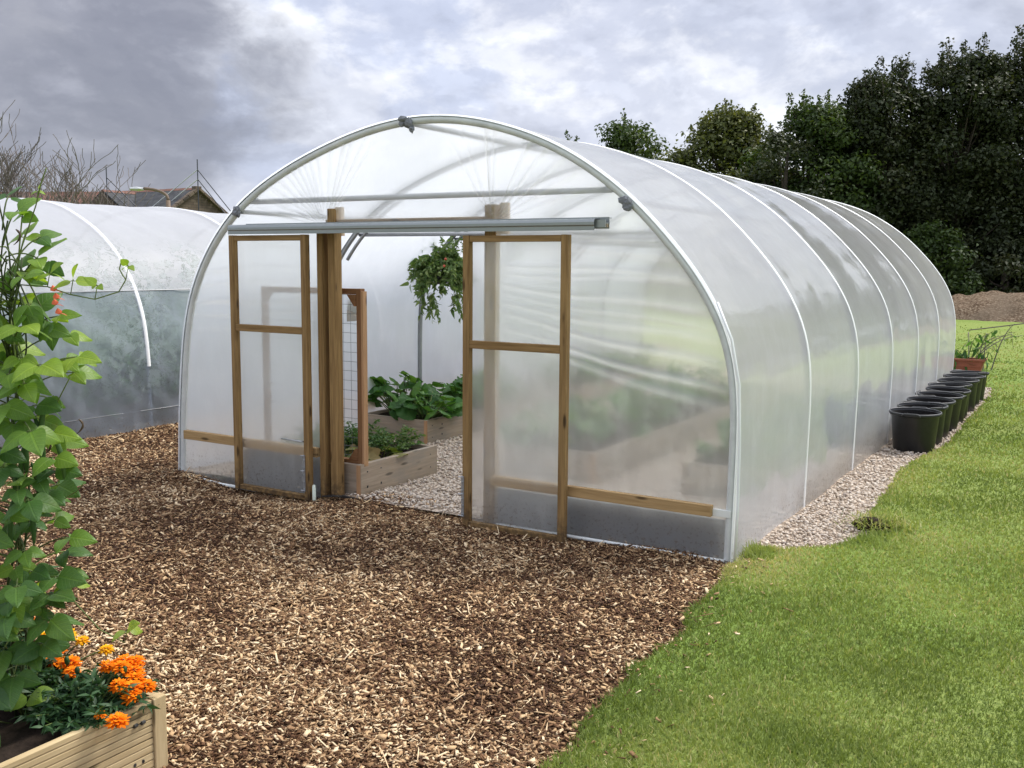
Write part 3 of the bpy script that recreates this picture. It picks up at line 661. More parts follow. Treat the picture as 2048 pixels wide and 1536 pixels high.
def inset(z, side):
    """x of the tunnel's inner outline at height z"""
    i = int(np.argmax(PROF[:, 1]))
    if side < 0: return float(np.interp(z, PROF[:i+1, 1], PROF[:i+1, 0]))
    return float(np.interp(z, PROF[i:, 1][::-1], PROF[i:, 0][::-1]))
pt = empty('polytunnel', (2.475, 4.7, 0)); tag(pt, 'large polythene tunnel with open timber sliding doors facing the woodchip', 'polytunnel')
for k, y in enumerate(HOOPS):
    hoop_parts(PROF if k == 0 else PROF_IN, PN, y, pt, r=0.027 if k == 0 else 0.021, mat='front_hoop' if k == 0 else 'galvanised')
cover_mesh(PROF, PN, HOOPS, 0.016, 3, yr=(-0.034, 9.485), prof2=PROF_IN).build('film_cover', 'cover_film', pt, smooth=True)
# end cover of the front, stretched with gathered folds; a door opening is left in it
DX0, DX1, DZ = 1.615, 3.215, 2.065
def fold_field(x, z):
    d = 0.0; f = 0.0
    def fan(cx, cz, angs, r1, rise=0.25):
        nonlocal d, f
        dx, dz = x-cx, z-cz; r = math.hypot(dx, dz)
        if r < 0.02: return
        th = math.degrees(math.atan2(dz, dx))
        for a, w, k in angs:
            q = (th-a)/w
            if abs(q) < 3:
                e = math.exp(-q*q)*min(1, r/0.10)*max(0.0, 1-(r/r1)**2.2)
                d += 0.020*k*e; f += 0.75*k*e
    if z > DZ-0.02:
        fan(1.69, 2.07, [(168, 2.2, .5), (160, 2, .7), (151, 2, .8), (143, 1.8, .9), (135, 1.6, .9), (128, 1.6, 1), (121, 1.4, 1), (114, 1.5, .9), (107, 1.4, .8), (98, 1.4, .6), (84, 1.6, .6), (72, 1.3, .9), (66, 1.2, .8), (58, 1.2, .8), (52, 1.2, .6)], 0.95)
        fan(3.19, 2.07, [(95, 1.6, 1.5), (89, 1.2, .8), (112, 1.6, .6), (122, 1.6, .5), (62, 1.6, .8), (50, 1.6, .8), (38, 1.8, .7), (27, 2, .6), (17, 2, .5)], 0.80)
    if x > DX1-0.05 and z <= DZ+0.3:
        for z0, sl, cu, k, w in ((1.98, -.02, 0, .35, .02), (1.90, -.03, 0, .5, .02), (1.80, -.06, .01, .7, .018), (1.74, -.05, .02, .5, .014), (1.66, -.10, .01, .9, .018), (1.60, -.12, .0, .6, .012), (1.53, -.13, .01, .8, .018), (1.47, -.20, .02, 1.0, .018), (1.38, -.24, .02, 1.0, .016), (1.32, -.27, .02, .6, .02)):
            t = x-3.2; zz = z0+sl*t+cu*t*t+0.012*math.sin(t*5+z0*9); q = (z-zz)/(w*(0.7+0.5*t))
            if abs(q) < 3:
                e = math.exp(-q*q)*max(0.0, min(1, t/0.15))*max(0, min(1, (4.95-x)/0.35)); d += 0.016*k*e; f += 0.75*k*e
    if x < DX0+0.05 and z <= DZ+0.3:
        for z0, sl, k, w in ((1.99, -.10, .5, .018), (1.90, .0, .5, .02), (1.78, .05, .6, .018), (1.68, .06, .5, .016), (1.58, .1, .5, .02), (1.50, .03, .8, .018), (1.43, .07, .7, .016), (1.36, .10, .4, .02)):
            t = 1.6-x; zz = z0-sl*t+0.01*math.sin(t*6+z0*9); q = (z-zz)/(w*(0.7+0.4*t))
            if abs(q) < 3:
                e = math.exp(-q*q)*max(0.0, min(1, t/0.12))*max(0, min(1, (x-0.1)/0.3)); d += 0.013*k*e; f += 0.6*k*e
    d += (float(vnoise(x, z, 2.2, 61))-0.5)*0.018
    return d, f
ec = MB()
def panel(fx0, fx1, z0, z1, nu, nv):
    def fn(u, v):
        z = lerp(z0, z1, v); x = lerp(fx0(z), fx1(z), u); d, f = fold_field(x, z)
        e = min(1, min(abs(x-fx0(z)), abs(x-fx1(z)))/0.08+0.15)
        return (x, -0.002-max(-0.01, d)*e, z, f)
    ec.grid(fn, nu, nv)
IN = 0.012
panel(lambda z: inset(max(z, 0), -1)+IN, lambda z: DX0, -0.13, DZ, 70, 190)
panel(lambda z: DX1, lambda z: inset(max(z, 0), 1)-IN, -0.13, DZ, 90, 300)
panel(lambda z: inset(z, -1)+IN, lambda z: inset(z, 1)-IN, DZ, 2.815, 560, 150)
ec.build('end_film', 'end_film', pt, smooth=True)
ec = MB()
ec.grid(lambda u, v: (lerp(inset(lerp(0, 2.80, v), -1)+.02, inset(lerp(0, 2.80, v), 1)-.02, u), 9.45, lerp(0, 2.80, v)), 30, 30)
ec.build('end_film', 'end_film', pt, smooth=True)
# inner tubes
MB().tube([(2.475, 0, 2.785), (2.475, 9.45, 2.785)], 0.019, 10).build('ridge_pole', 'galvanised', pt, True)
for x in (0.80, 4.15): MB().tube([(x, 0.0, 2.195), (x, 9.45, 2.195)], 0.017, 8).build('purlin', 'galvanised', pt, True)
MB().tube([(0.90, 0.045, 2.274), (4.05, 0.045, 2.274)], 0.021, 10).build('crossbar', 'galvanised', pt, True)
for y in HOOPS[1:-1]:
    MB().tube([(0.62, y+0.03, 2.06), (4.32, y+0.03, 2.06)], 0.017, 8).build('crop_bar', 'galvanised', pt, True)
    for sgn in (-1, 1):
        pts = []
        for z in np.linspace(1.86, 2.42, 10):
            x = inset(z, sgn); q = 0.105
            pts.append((x-sgn*q*0.80, y+0.02, z-q*0.35))
        MB().tube(pts, 0.016, 8).build('brace', 'galvanised', pt, True)
def lump(c, s, name, mat='foam', seed=0):
    v, f = ico(); b = MB(); r_ = np.random.default_rng(seed)
    for k in range(9):
        o = (r_.random(3)-0.5)*np.array(s)*1.1; sc = np.array(s)*r_.uniform(0.35, 0.62, 3)
        b.add((v*(1+(r_.random((12, 1))-0.5)*0.5))*sc+o+np.array(c), f.tolist())
    return b.build(name, mat, pt)
lump((2.48, -0.035, 2.785), (0.07, 0.035, 0.05), 'clamp_pad', seed=1)
lump((2.53, -0.045, 2.735), (0.035, 0.02, 0.035), 'clamp_pad', seed=5)
lump((0.775, -0.03, 2.195), (0.05, 0.03, 0.055), 'clamp_pad', seed=2)
lump((4.19, -0.035, 2.18), (0.055, 0.035, 0.055), 'clamp_pad', seed=3)
for sx, z in ((0.885, 2.285), (4.065, 2.285)):
    MB().box((sx-0.05, 0.02, z-0.028), (sx+0.05, 0.06, z+0.028)).build('bracket', 'zinc', pt, bevel=0.008)
# timber of the end wall
T = 'treated_timber'
MB().box((1.622, -0.035, -0.13), (1.678, 0.035, 2.02)).build('door_post', T, pt, bevel=0.004)
MB().box((1.70, 0.01, -0.13), (1.722, 0.09, 2.02)).build('door_post', 'red_timber', pt, bevel=0.003)
MB().box((1.724, -0.025, -0.13), (1.79, 0.06, 2.20)).build('door_post', T, pt, bevel=0.004)
MB().box((3.115, 0.006, -0.13), (3.205, 0.075, 2.20)).build('door_post', T, pt, bevel=0.004)
MB().box((1.722, 0.062, 2.0), (1.79, 0.10, 2.215)).build('post_cap', 'cream_timber', pt, bevel=0.003)
MB().box((3.19, 0.078, 2.0), (3.26, 0.11, 2.215)).build('post_cap', 'cream_timber', pt, bevel=0.003)
MB().box((1.68, 0.005, 2.045), (3.11, 0.05, 2.12)).build('header_beam', T, pt, bevel=0.004)
MB().box((0.10, -0.062, 0.288), (1.615, -0.016, 0.362)).build('base_rail', 'rail_timber', pt, bevel=0.004)
MB().box((3.215, -0.062, 0.268), (4.815, -0.016, 0.338)).build('base_rail', 'rail_timber', pt, bevel=0.004)
MB().box((0.78, 0.03, -0.13), (1.60, 0.06, 0.285)).build('skirt_board', 'skirt_board', pt, bevel=0.004)
MB().box((3.22, 0.03, -0.13), (4.87, 0.06, 0.235)).build('skirt_board', 'skirt_board', pt, bevel=0.004)
MB().box((4.815, -0.03, 0.27), (4.93, -0.016, 0.315)).build('clip_strip', 'clear_sleeve', pt, bevel=0.002)
MB().tube([(0.02, -0.04, -0.03), (0.5, -0.045, -0.06), (1.6, -0.045, -0.065)], 0.014, 8).build('base_tube', 'clear_sleeve', pt, True)
MB().tube([(3.25, -0.03, -0.012), (4.9, -0.03, -0.005)], 0.012, 8).build('base_tube', 'clear_sleeve', pt, True)
MB().tube([(4.968, -0.042, -0.02), (4.976, -0.04, 0.35), (4.972, -0.036, 0.75), (4.955, -0.036, 1.1), (4.90, -0.034, 1.36), (4.80, -0.028, 1.58)], 0.009, 8).build('edge_sleeve', 'hoop_tape', pt, True)
# door track: an aluminium channel with a curved face and a rear flange
def track_profile():
    # (y, z) outline, front to the camera is -y
    return [(-0.075, 2.088), (-0.135, 2.086), (-0.150, 2.078), (-0.156, 2.064), (-0.156, 2.046), (-0.150, 2.038), (-0.150, 2.012), (-0.146, 2.012), (-0.146, 2.040), (-0.152, 2.048), (-0.152, 2.063), (-0.147, 2.074), (-0.134, 2.082), (-0.075, 2.084)]
b = MB(); pr = track_profile(); n = len(pr)
for x in (0.80, 4.03): b.add([(x, y, z) for y, z in pr], [])
b.f += [(i, (i+1) % n, n+(i+1) % n, n+i) for i in range(n)]+[tuple(range(n-1, -1, -1)), tuple(range(n, 2*n))]; b.mi += [0]*(n+2)
tr = b.build('door_track', 'aluminium', pt, auto=40)
b = MB()
for x0, x1, (y0, y1), (z0, z1) in ((0.92, 4.095, (-0.074, -0.066), (2.024, 2.096)), (0.92, 4.095, (-0.066, -0.036), (2.088, 2.093)), (4.0, 4.095, (-0.128, -0.120), (2.030, 2.078)), (4.0, 4.095, (-0.120, -0.074), (2.055, 2.060)), (4.0, 4.095, (-0.105, -0.098), (2.028, 2.055))):
    b.box((x0, y0, z0), (x1, y1, z1), axis=0)
b.build('track_flange', 'aluminium', tr)
b = MB(); b.box((4.04, -0.119, 2.032), (4.092, -0.106, 2.054)); b.box((4.04, -0.097, 2.032), (4.092, -0.078, 2.054)); b.build('track_roller', 'rail_timber', tr)
def door_leaf(x0, x1, zb, zt, zm, hw, name='sliding_door'):
    y0, y1 = -0.135, -0.085; s = 0.052
    st = MB().box((x0, y0, zb), (x0+s, y1, zt)).build(name, T, pt, bevel=0.004)
    MB().box((x1-s, y0, zb), (x1, y1, zt)).build('stile', T, st, bevel=0.004)
    MB().box((x0+s+.001, y0+.003, zt-s*0.85), (x1-s-.001, y1-.003, zt-0.002)).build('top_rail', T, st, bevel=0.004)
    MB().box((x0+s+.001, y0+.003, zb+.002), (x1-s-.001, y1-.003, zb+s*0.8)).build('bottom_rail', T, st, bevel=0.004)
    MB().box((x0+s+.001, y0+.002, zm-0.028), (x1-s-.001, y1-.004, zm+0.026)).build('middle_rail', T, st, bevel=0.004)
    fm = MB()
    def fn(u, v):
        x = lerp(x0+s*0.5, x1-s*0.5, u); z = lerp(zb+0.02, zt-0.02, v)
        return (x, y1+0.004+(float(vnoise(x, z*0.6, 3, 77))-.5)*0.01, z, 0.06*float(vnoise(x*2, z*5, 1, 12)))
    fm.grid(fn, 24, 60); fm.build('door_film', 'door_film', st, smooth=True)
    # drop bolt plate with its pins on one stile
    hb = MB(); hb.box((hw-0.011, y0-0.006, zb+0.07), (hw+0.011, y0-0.001, zb+0.36)); hb.build('bolt_plate', 'zinc', st)
    for q in (0.09, 0.15, 0.20, 0.26, 0.32): MB().tube([(hw, y0-0.001, zb+q), (hw, y0-0.014, zb+q)], 0.006, 8).build('screw', 'zinc', st)
    for q in (0.08, 0.235, 0.355): MB().tube([(hw-0.03, y0-0.012, zb+q), (hw+0.012, y0-0.012, zb+q)], 0.004, 6).build('bolt_pin', 'zinc', st)
    return st
dl = door_leaf(0.785, 1.60, -0.045, 2.006, 1.277, 1.552)
MB().tube([(1.33, -0.15, 0.425), (1.535, -0.15, 0.42), (1.545, -0.13, 0.42)], 0.006, 8).build('handle', 'zinc', dl, True)
door_leaf(3.03, 3.838, -0.035, 1.988, 1.25, 3.035)
# a square patch hung on the inner left wall
xw = inset(1.33, -1)
MB().box((xw+0.03, 2.0, 1.20), (xw+0.034, 2.17, 1.43)).build('wall_patch', 'paper', pt)

# the older tunnel on the left
LP, LN = smooth_profile([(-6.75, -0.1), (-6.74, 0.3), (-6.73, 0.7), (-6.68, 1.17), (-6.42, 1.7), (-5.93, 2.16), (-5.4, 2.40), (-4.9, 2.49), (-4.37, 2.52), (-3.85, 2.49), (-3.40, 2.42), (-2.84, 2.17), (-2.5, 1.92), (-2.31, 1.70), (-2.15, 1.43), (-2.06, 1.17), (-2.01, 0.7), (-2.0, 0.3), (-2.0, -0.1)])
LH = [-4.6, -2.65, -0.68, 1.30, 3.30, 5.3, 7.3, 9.3, 11.3]
lt = empty('polytunnel', (-4.37, 3, 0)); tag(lt, 'older algae stained polythene tunnel on the left with a clear lower band', 'polytunnel')
for y in LH: hoop_parts(LP, LN, y, lt, 0.024, tape_to=0.66)
isp = [i for i in range(len(LP)) if LP[i, 1] > 1.42]; ia, ib = isp[0], isp[-1]
cover_mesh(LP, LN, LH, 0.03, 13, ia, ib+1, wr=1.8, per=20, streak=0.25).build('film_cover', 'old_film', lt, smooth=True)
cover_mesh(LP, LN, LH, 0.012, 14, ib, None, off=0.0, wr=2.2, per=30, streak=0.8).build('side_curtain', 'curtain_film', lt, smooth=True)
cover_mesh(LP, LN, LH, 0.012, 15, 0, ia+1, off=0.0, wr=2.2).build('side_curtain', 'curtain_film', lt, smooth=True)
for i in (ia, ib): MB().tube([(LP[i, 0], LH[0], LP[i, 1]), (LP[i, 0], LH[-1], LP[i, 1])], 0.006, 6).build('side_rail', 'galvanised', lt, True)
MB().tube([(-2.0, LH[0], 0.20), (-2.0, LH[-1], 0.20)], 0.0025, 6).build('side_rail', 'galvanised', lt, True)
for y in (LH[0], LH[-1]):
    e = MB(); c = int(np.argmax(LP[:, 1]))
    e.grid(lambda u, v: (lerp(float(np.interp(lerp(0, 2.5, v), LP[:c+1, 1], LP[:c+1, 0])), float(np.interp(lerp(0, 2.5, v), LP[c:, 1][::-1], LP[c:, 0][::-1])), u), y, lerp(0, 2.5, v)), 24, 24)
    e.build('end_film', 'old_film', lt, smooth=True)

# ------------------------------------------------------------------ leaves
def leaflet(L, W_, fold=0.25, droop=0.3, nt=6, tip=0.55, curl=0.0):
    """one pointed leaf lying along +y from the origin, folded along its midrib"""
    vs = []; fs = []
    for j in range(nt+1):
        t = j/nt
        w = W_*0.5*(math.sin(math.pi*t**tip))**0.8 if 0 < t < 1 else 0.004*W_
        z = -droop*L*t*t+curl*L*math.sin(t*5)
        for s in (-1, -0.5, 0, 0.5, 1): vs.append((s*w, t*L, z+fold*abs(s)*w-0.10*W_*(s*s)*t))
    for j in range(nt):
        for i in range(4): fs.append((j*5+i, j*5+i+1, (j+1)*5+i+1, (j+1)*5+i))
    return np.array(vs), fs
def lobed(Rr, lobes=5, depth=0.22, cup=0.15, n=40):
    """a round lobed leaf, stalk at the origin"""
    vs = [(0, 0, 0)]; fs = []
    for ring in (0.5, 1.0):
        for k in range(n):
            a = R(-158)+R(316)*k/(n-1)+R(90)
            th = a-R(90); r_ = Rr*(0.80+0.2*math.cos(th*0.5))*(1-depth*abs(math.sin(th*lobes/2*0.9))**2)*(1+0.03*math.sin(k*2.7))
            vs.append((math.cos(a)*r_*ring, math.sin(a)*r_*ring, -cup*Rr*ring*ring+0.05*Rr*math.cos(th*lobes)*ring))
    for k in range(n-1):
        fs.append((0, 1+k, 2+k)); fs.append((1+k, 1+n+k, 2+n+k, 2+k))
    return np.array(vs), fs
def orient(d, nrm):
    """matrix with +y along d and +z near nrm"""
    y = Vector(d).normalized(); z = Vector(nrm); z = (z-y*z.dot(y))
    if z.length < 1e-4: z = y.orthogonal()
    z.normalize(); x = y.cross(z); return np.array(Matrix((x, y, z)).transposed())
def put(mb, proto, p, d, nrm, s=1.0, m=0, rn=None):
    v, f = proto; A = orient(d, nrm)*s
    mb.add((v @ A.T)+np.array(p), f, m, gc=v/np.abs(v[:, 1]).max(), rn=random.random() if rn is None else rn)
def bez(a, b, c, n=8):
    a, b, c = Vector(a), Vector(b), Vector(c)
    return [a*(1-t)**2+b*2*t*(1-t)+c*t*t for t in (i/n for i in range(n+1))]
def rnd_dir(zmin=-0.4, zmax=0.6):
    a = random.uniform(0, 6.283); z = random.uniform(zmin, zmax); r_ = math.sqrt(max(0, 1-z*z)); return Vector((r_*math.cos(a), r_*math.sin(a), z))
# ------------------------------------------------------------------ raised beds
def raised_bed(b, h, label, extra=None):
    x0, x1, y0, y1 = b; t = 0.045; e = empty('raised_bed', ((x0+x1)/2, (y0+y1)/2, 0)); tag(e, label, 'raised bed', 'timber raised beds in the tunnel')
    B = 'bed_board'
    MB().box((x1-t, y0+0.001, -0.04), (x1, y1-.001, h)).build('side_board', B, e, bevel=0.003)
    MB().box((x0, y0+0.001, -0.04), (x0+t, y1-.001, h)).build('side_board', B, e, bevel=0.003)
    MB().box((x0+t+.001, y0+.004, -0.04), (x1-t-.001, y0+t, h-0.003), axis=0).build('end_board', B, e, bevel=0.003)
    MB().box((x0+t+.001, y1-t, -0.04), (x1-t-.001, y1-.004, h-0.003), axis=0).build('end_board', B, e, bevel=0.003)
    MB().box((x1-t+.002, y0-.003, -0.03), (x1-.004, y0-.0005, h-.004), axis=2).build('end_grain', 'fresh_board', e)
    s = MB(); s.grid(lambda u, v: (lerp(x0+t, x1-t, u), lerp(y0+t, y1-t, v), h-0.06+0.04*float(vnoise(lerp(x0, x1, u), lerp(y0, y1, v), 5, 6))), 16, 30)
    s.build('soil', 'soil', e, smooth=True)
    for z in (0.06, h-0.06):
        for y in (y0+0.08, y0+0.25, y1-0.1): MB().tube([(x1-.002, y, z+random.uniform(-.02, .02)), (x1+0.002, y, z)], 0.006, 8).build('screw', 'dark_metal', e)
    return e
raised_bed(BEDS[0], 0.235, 'short weathered timber bed just inside the open doorway, mesh frame on it')
raised_bed(BEDS[1], 0.235, 'timber bed of leafy squash behind the doorway bed along the left wall')
raised_bed(BEDS[2], 0.26, 'long timber bed blurred behind the front film, middle of the tunnel')
raised_bed(BEDS[3], 0.26, 'dark timber bed along the right hand wall, blurred by film')
raised_bed(BEDS[4], 0.24, 'farthest timber bed along the left wall, beyond the squash')
# mesh frame standing in the first bed
tf = empty('mesh_frame', (1.4, 0.17, 0.2)); tag(tf, 'reddish timber frame with square wire mesh standing in the doorway bed', 'trellis')
FX0, FX1, FZ0, FZ1 = 0.86, 1.90, 0.215, 1.60
MB().box((FX1-0.045, 0.145, FZ0), (FX1, 0.195, FZ1)).build('upright', 'red_timber', tf, bevel=0.003)
MB().box((FX1+0.0005, 0.142, FZ0), (FX1+0.022, 0.193, FZ1-0.02)).build('upright', 'fresh_board', tf, bevel=0.003)
MB().box((FX0, 0.145, FZ0), (FX0+0.045, 0.195, FZ1)).build('upright', 'red_timber', tf, bevel=0.003)
MB().box((FX0+.046, 0.147, FZ1-0.045), (FX1-.046, 0.193, FZ1-.001)).build('top_rail', 'red_timber', tf, bevel=0.003)
MB().box((FX0+.046, 0.147, FZ0), (FX1-.046, 0.193, FZ0+0.045)).build('bottom_rail', 'red_timber', tf, bevel=0.003)
for zc, sg in ((FZ1-0.046, -1), (FZ0+0.046, 1)):
    for xc, sx in ((FX1-0.046, -1), (FX0+.046, 1)):
        g_ = MB(); pts = [(xc, zc), (xc+sx*0.09, zc), (xc+sx*0.02, zc+sg*0.09), (xc, zc+sg*0.09)]
        v_ = [(x, 0.14, z) for x, z in pts]+[(x, 0.152, z) for x, z in pts]
        g_.add(v_, [(0, 1, 2, 3), (7, 6, 5, 4)]+[(i, i+4, (i+1) % 4+4, (i+1) % 4) for i in range(4)]); g_.build('corner_gusset', 'red_timber', tf)
wm = MB()
x = FX0+0.06
while x < FX1-0.04: wm.tube([(x+random.uniform(-.004, .004), 0.205, FZ0+.01), (x, 0.205, FZ1-.01)], 0.0017, 5); x += 0.075
z = FZ0+0.06
while z < FZ1-0.02: wm.tube([(FX0+.01, 0.209, z), (FX1-.01, 0.209, z+random.uniform(-.003, .003))], 0.0017, 5); z += 0.075
wm.build('wire_mesh', 'wire', tf)
# plants of the beds
SQ = [lobed(0.115, 5, 0.18, 0.2), lobed(0.10, 5, 0.26, -0.12), lobed(0.125, 5, 0.12, 0.3)]
def squash_plant(c, rad, hgt, n, label, group=None, mat='squash_leaf', flower=None, cat='squash plant', smin=0.6):
    e = empty('squash_plant', c); tag(e, label, cat, group)
    lf = MB(); st = MB()
    for k in range(n):
        a = random.uniform(0, 6.283); r_ = rad*math.sqrt(random.random()); h = hgt*random.uniform(0.35, 1.0)*(1-0.45*(r_/rad)**2)
        p = Vector(c)+Vector((r_*math.cos(a), r_*math.sin(a), h)); b_ = Vector(c)+Vector((0.25*r_*math.cos(a), 0.25*r_*math.sin(a), 0))
        d = Vector((math.cos(a), math.sin(a), random.uniform(-0.5, 0.5))); nn = Vector((0.6*math.cos(a), 0.6*math.sin(a), 1))+rnd_dir(-.5, .5)*0.8
        put(lf, random.choice(SQ), p, d, nn, random.uniform(smin, 1.05))
        st.tube(bez(b_, (b_+p)/2+Vector((0, 0, 0.05)), p, 5), 0.005, 5)
    lf.build('foliage', mat, e, smooth=True); st.build('stem', 'bean_stem', e, smooth=True)
    if flower:
        f = MB()
        for k in range(6):
            a = k*1.047; put(f, leaflet(0.07, 0.05, 0.2, -0.1), flower, (math.cos(a)*.7, math.sin(a)*.7-0.4, 0.7), (math.cos(a), math.sin(a), 0.3))
        f.build('flower', 'squash_flower', e, smooth=True)
    return e
squash_plant((0.86, 2.42, 0.19), 0.34, 0.34, 52, 'squash plant with an orange bloom at the near left of its bed', flower=(0.74, 2.21, 0.30))
squash_plant((0.42, 2.55, 0.19), 0.34, 0.50, 46, 'tallest squash plant, its leaves standing up beside the mesh frame')
squash_plant((0.80, 3.15, 0.19), 0.42, 0.38, 66, 'squash plant at the foot of the grey pole in the middle of its bed')
squash_plant((0.75, 3.95, 0.19), 0.44, 0.44, 66, 'squash plant partly hidden by the right door leaf, farther along the bed')
squash_plant((1.62, 0.28, 0.18), 0.22, 0.12, 13, 'low yellowing squash leaves at the front edge of the doorway bed', mat='mottled_leaf', smin=0.5)
squash_plant((1.72, 0.62, 0.18), 0.14, 0.13, 8, 'few mottled brown green leaves in the middle of the doorway bed', mat='mottled_leaf', smin=0.5)
def feathery(c, rad, hgt, n, label, light=0.0):
    e = empty('feathery_plant', c); tag(e, label, 'bushy plant'); lf = MB(); st = MB(); lp = leaflet(0.036, 0.014, 0.3, 0.3, 3)
    for k in range(n):
        a = random.uniform(0, 6.283); r_ = rad*math.sqrt(random.random()); h = hgt*random.uniform(0.5, 1.0)*(1-0.4*(r_/rad)**2)
        p = Vector(c)+Vector((r_*math.cos(a), r_*math.sin(a), h)); b_ = Vector(c)+Vector((r_*.4*math.cos(a), r_*.4*math.sin(a), 0))
        ln = bez(b_, (b_+p)/2+Vector((0, 0, h*.3)), p+Vector((math.cos(a)*.05, math.sin(a)*.05, -.02)), 7); st.tube(ln, 0.002, 4)
        for i in range(2, 8):
            for s in (-1, 1, 0.4, -0.4):
                d = (ln[i]-ln[i-1]).normalized()*0.6+rnd_dir(-.3, .4); put(lf, lp, ln[i], d, rnd_dir(0.2, 1), random.uniform(0.7, 1.4), rn=min(1, random.random()*0.8+light))
    lf.build('foliage', 'feathery_leaf', e, smooth=True); st.build('stem', 'bean_stem', e)
feathery((1.42, 0.62, 0.18), 0.30, 0.33, 70, 'feathery dark green bush filling the left of the doorway bed')
feathery((1.20, 0.38, 0.18), 0.22, 0.30, 40, 'feathery green bush behind the wire mesh')
feathery((1.62, 0.85, 0.18), 0.24, 0.27, 46, 'feathery bush with pale yellowish tips at the back of the doorway bed', 0.25)
for i, (x, y, h) in enumerate([(2.8, 1.75, .42), (2.85, 2.4, .50), (2.95, 3.2, .55), (2.8, 4.1, .60), (2.9, 5.0, .6), (4.4, 2.1, .35), (4.4, 3.0, .40), (4.4, 4.0, .45)]):
    gname = 'plants in the middle bed blurred by the front film' if i < 5 else 'plants in the right wall bed blurred by the front film'
    squash_plant((x, y, 0.2), 0.42, h, 36, 'green leafy plant in the middle bed, blurred by the front film' if i < 5 else 'green leafy plant in the right wall bed, blurred by film', gname)
for y in (6.2, 7.2, 8.1): squash_plant((0.65, y, 0.19), 0.40, 0.42, 26, 'green leafy plant in the farthest left bed, beyond the squash', 'plants in the farthest left bed')
for y, h in ((-1.6, 1.0), (-0.9, 1.2), (-0.2, 0.95), (0.5, 1.25), (1.15, 1.05), (1.8, 1.3), (2.5, 1.1), (3.2, 1.2)):
    o = squash_plant((-2.62+0.12*math.sin(y*5), y, -0.03), 0.36, h, 70, 'tall green crop plant inside the older tunnel, blurred behind its clear lower band', 'crops behind the clear band of the older tunnel', cat='crop plant'); o.name = 'crop_plant'
# hanging tomato
tp = empty('tomato_plant', (0.58, 3.05, 1.62)); tag(tp, 'bushy trailing tomato plant hung from the crop bar above the squash', 'tomato plant')
lf = MB(); st = MB(); lp = [leaflet(0.062, 0.028, 0.3, 0.5, 4), leaflet(0.075, 0.036, 0.3, 0.7, 4), leaflet(0.05, 0.022, 0.2, 0.3, 4)]
C0 = Vector((0.60, 3.05, 1.68))
for k in range(190):
    d = rnd_dir(-0.75, 1.0); rr = random.uniform(0.25, 1.0)**0.6
    p = C0+Vector((d.x*0.40*rr, d.y*0.40*rr, d.z*0.36*rr))
    if d.z < -0.45 and random.random() < 0.45: continue
    ln = bez(C0+d*0.05, C0+Vector((d.x*.25, d.y*.25, d.z*.2+.10)), p+Vector((0, 0, -0.06)), 6); st.tube(ln, 0.0028, 4)
    for i in range(2, 7):
        for _ in range(3): put(lf, random.choice(lp), ln[i]+rnd_dir()*0.015, Vector((d.x, d.y, -0.3))+rnd_dir(-1, .6)*0.9, rnd_dir(0, 1), random.uniform(.7, 1.25))
for k in range(12):   # trailing strands
    a = random.uniform(0, 6.283); rr = random.uniform(0.02, 0.3); q = C0+Vector((0.03+rr*math.cos(a), rr*math.sin(a), -0.20)); e_ = q+Vector((random.uniform(-.05, .14), 0, -random.uniform(0.1, 0.30)))
    ln = bez(q, (q+e_)/2+Vector((.03, 0, 0)), e_, 7); st.tube(ln, 0.0025, 4)
    for i in range(1, 8):
        for _ in range(2): put(lf, random.choice(lp), ln[i], Vector((random.uniform(-1, 1), random.uniform(-1, 1), -1.2)), rnd_dir(-.2, 1), random.uniform(.7, 1.2))
for k in range(26):   # thin upper shoots
    q = C0+Vector((random.uniform(-.22, .25), random.uniform(-.2, .2), 0.22)); e_ = q+Vector((random.uniform(-.1, .06), 0, random.uniform(.06, .2)))
    ln = bez(q, (q+e_)/2, e_, 5); st.tube(ln, 0.002, 4)
    for i in range(1, 6):
        for _ in range(2): put(lf, lp[2], ln[i], rnd_dir(-.6, .6), rnd_dir(0, 1), random.uniform(.6, 1))
lf.build('foliage', 'tomato_leaf', tp, smooth=True); st.build('stem', 'tomato_leaf', tp)
b = MB(); b.lathe([(0.03, -0.05), (0.08, -0.03), (0.11, 0.04), (0.115, 0.05), (0.105, 0.05), (0.07, 0.0), (0.0, 0.0)], (0.60, 3.05, 1.62)); b.build('basket', 'dark_metal', tp, True)
b = MB()
for a in (0, 2.1, 4.2): b.tube([(0.60+.11*math.cos(a), 3.05+.11*math.sin(a), 1.66), (0.68, 3.25, 2.05)], 0.003, 5)
b.build('hanging_string', 'string', tp)
v, f = ico()
def fruit(p, r_, m):
    b = MB(); t = [(r_*math.sin(a), -r_*math.cos(a)) for a in np.linspace(0.02, math.pi-0.02, 8)]; b.lathe(t, p, 12); b.build('tomato', m, tp, True)
for k in range(16): d = rnd_dir(-.4, .3); fruit(tuple(C0+Vector((d.x*.36, -abs(d.y)*.36, d.z*.25))), random.uniform(.012, .018), 'tomato_green')
for k in range(2): fruit(tuple(C0+Vector((0.24+random.uniform(-.07, .07), -0.30, 0.12+random.uniform(-.06, .06)))), 0.014, 'tomato_red')
# little peg and strap by the left post
pg = MB().lathe([(0.0, -0.02), (0.014, -0.02), (0.014, 0.085), (0.011, 0.09), (0.011, 0.098), (0.0, 0.10)], (1.645, -0.13, -0.01), 16).build('peg', 'peg_plastic', None, True, auto=40)
tag(pg, 'short pale green plastic peg standing in the chips by the left door post', 'peg')
sp = MB()
for k in range(5): sp.bar((1.70+.05*k, -0.10-.02*(k % 2), 0.0+.008*k), (1.78+.05*k, -0.06+.015*(k % 3), 0.012), 0.03, 0.006)
sp.build('strap', 'pot_plastic', None); tag(bpy.data.objects['strap'], 'crumpled black strap lying at the foot of the left door post', 'strap')

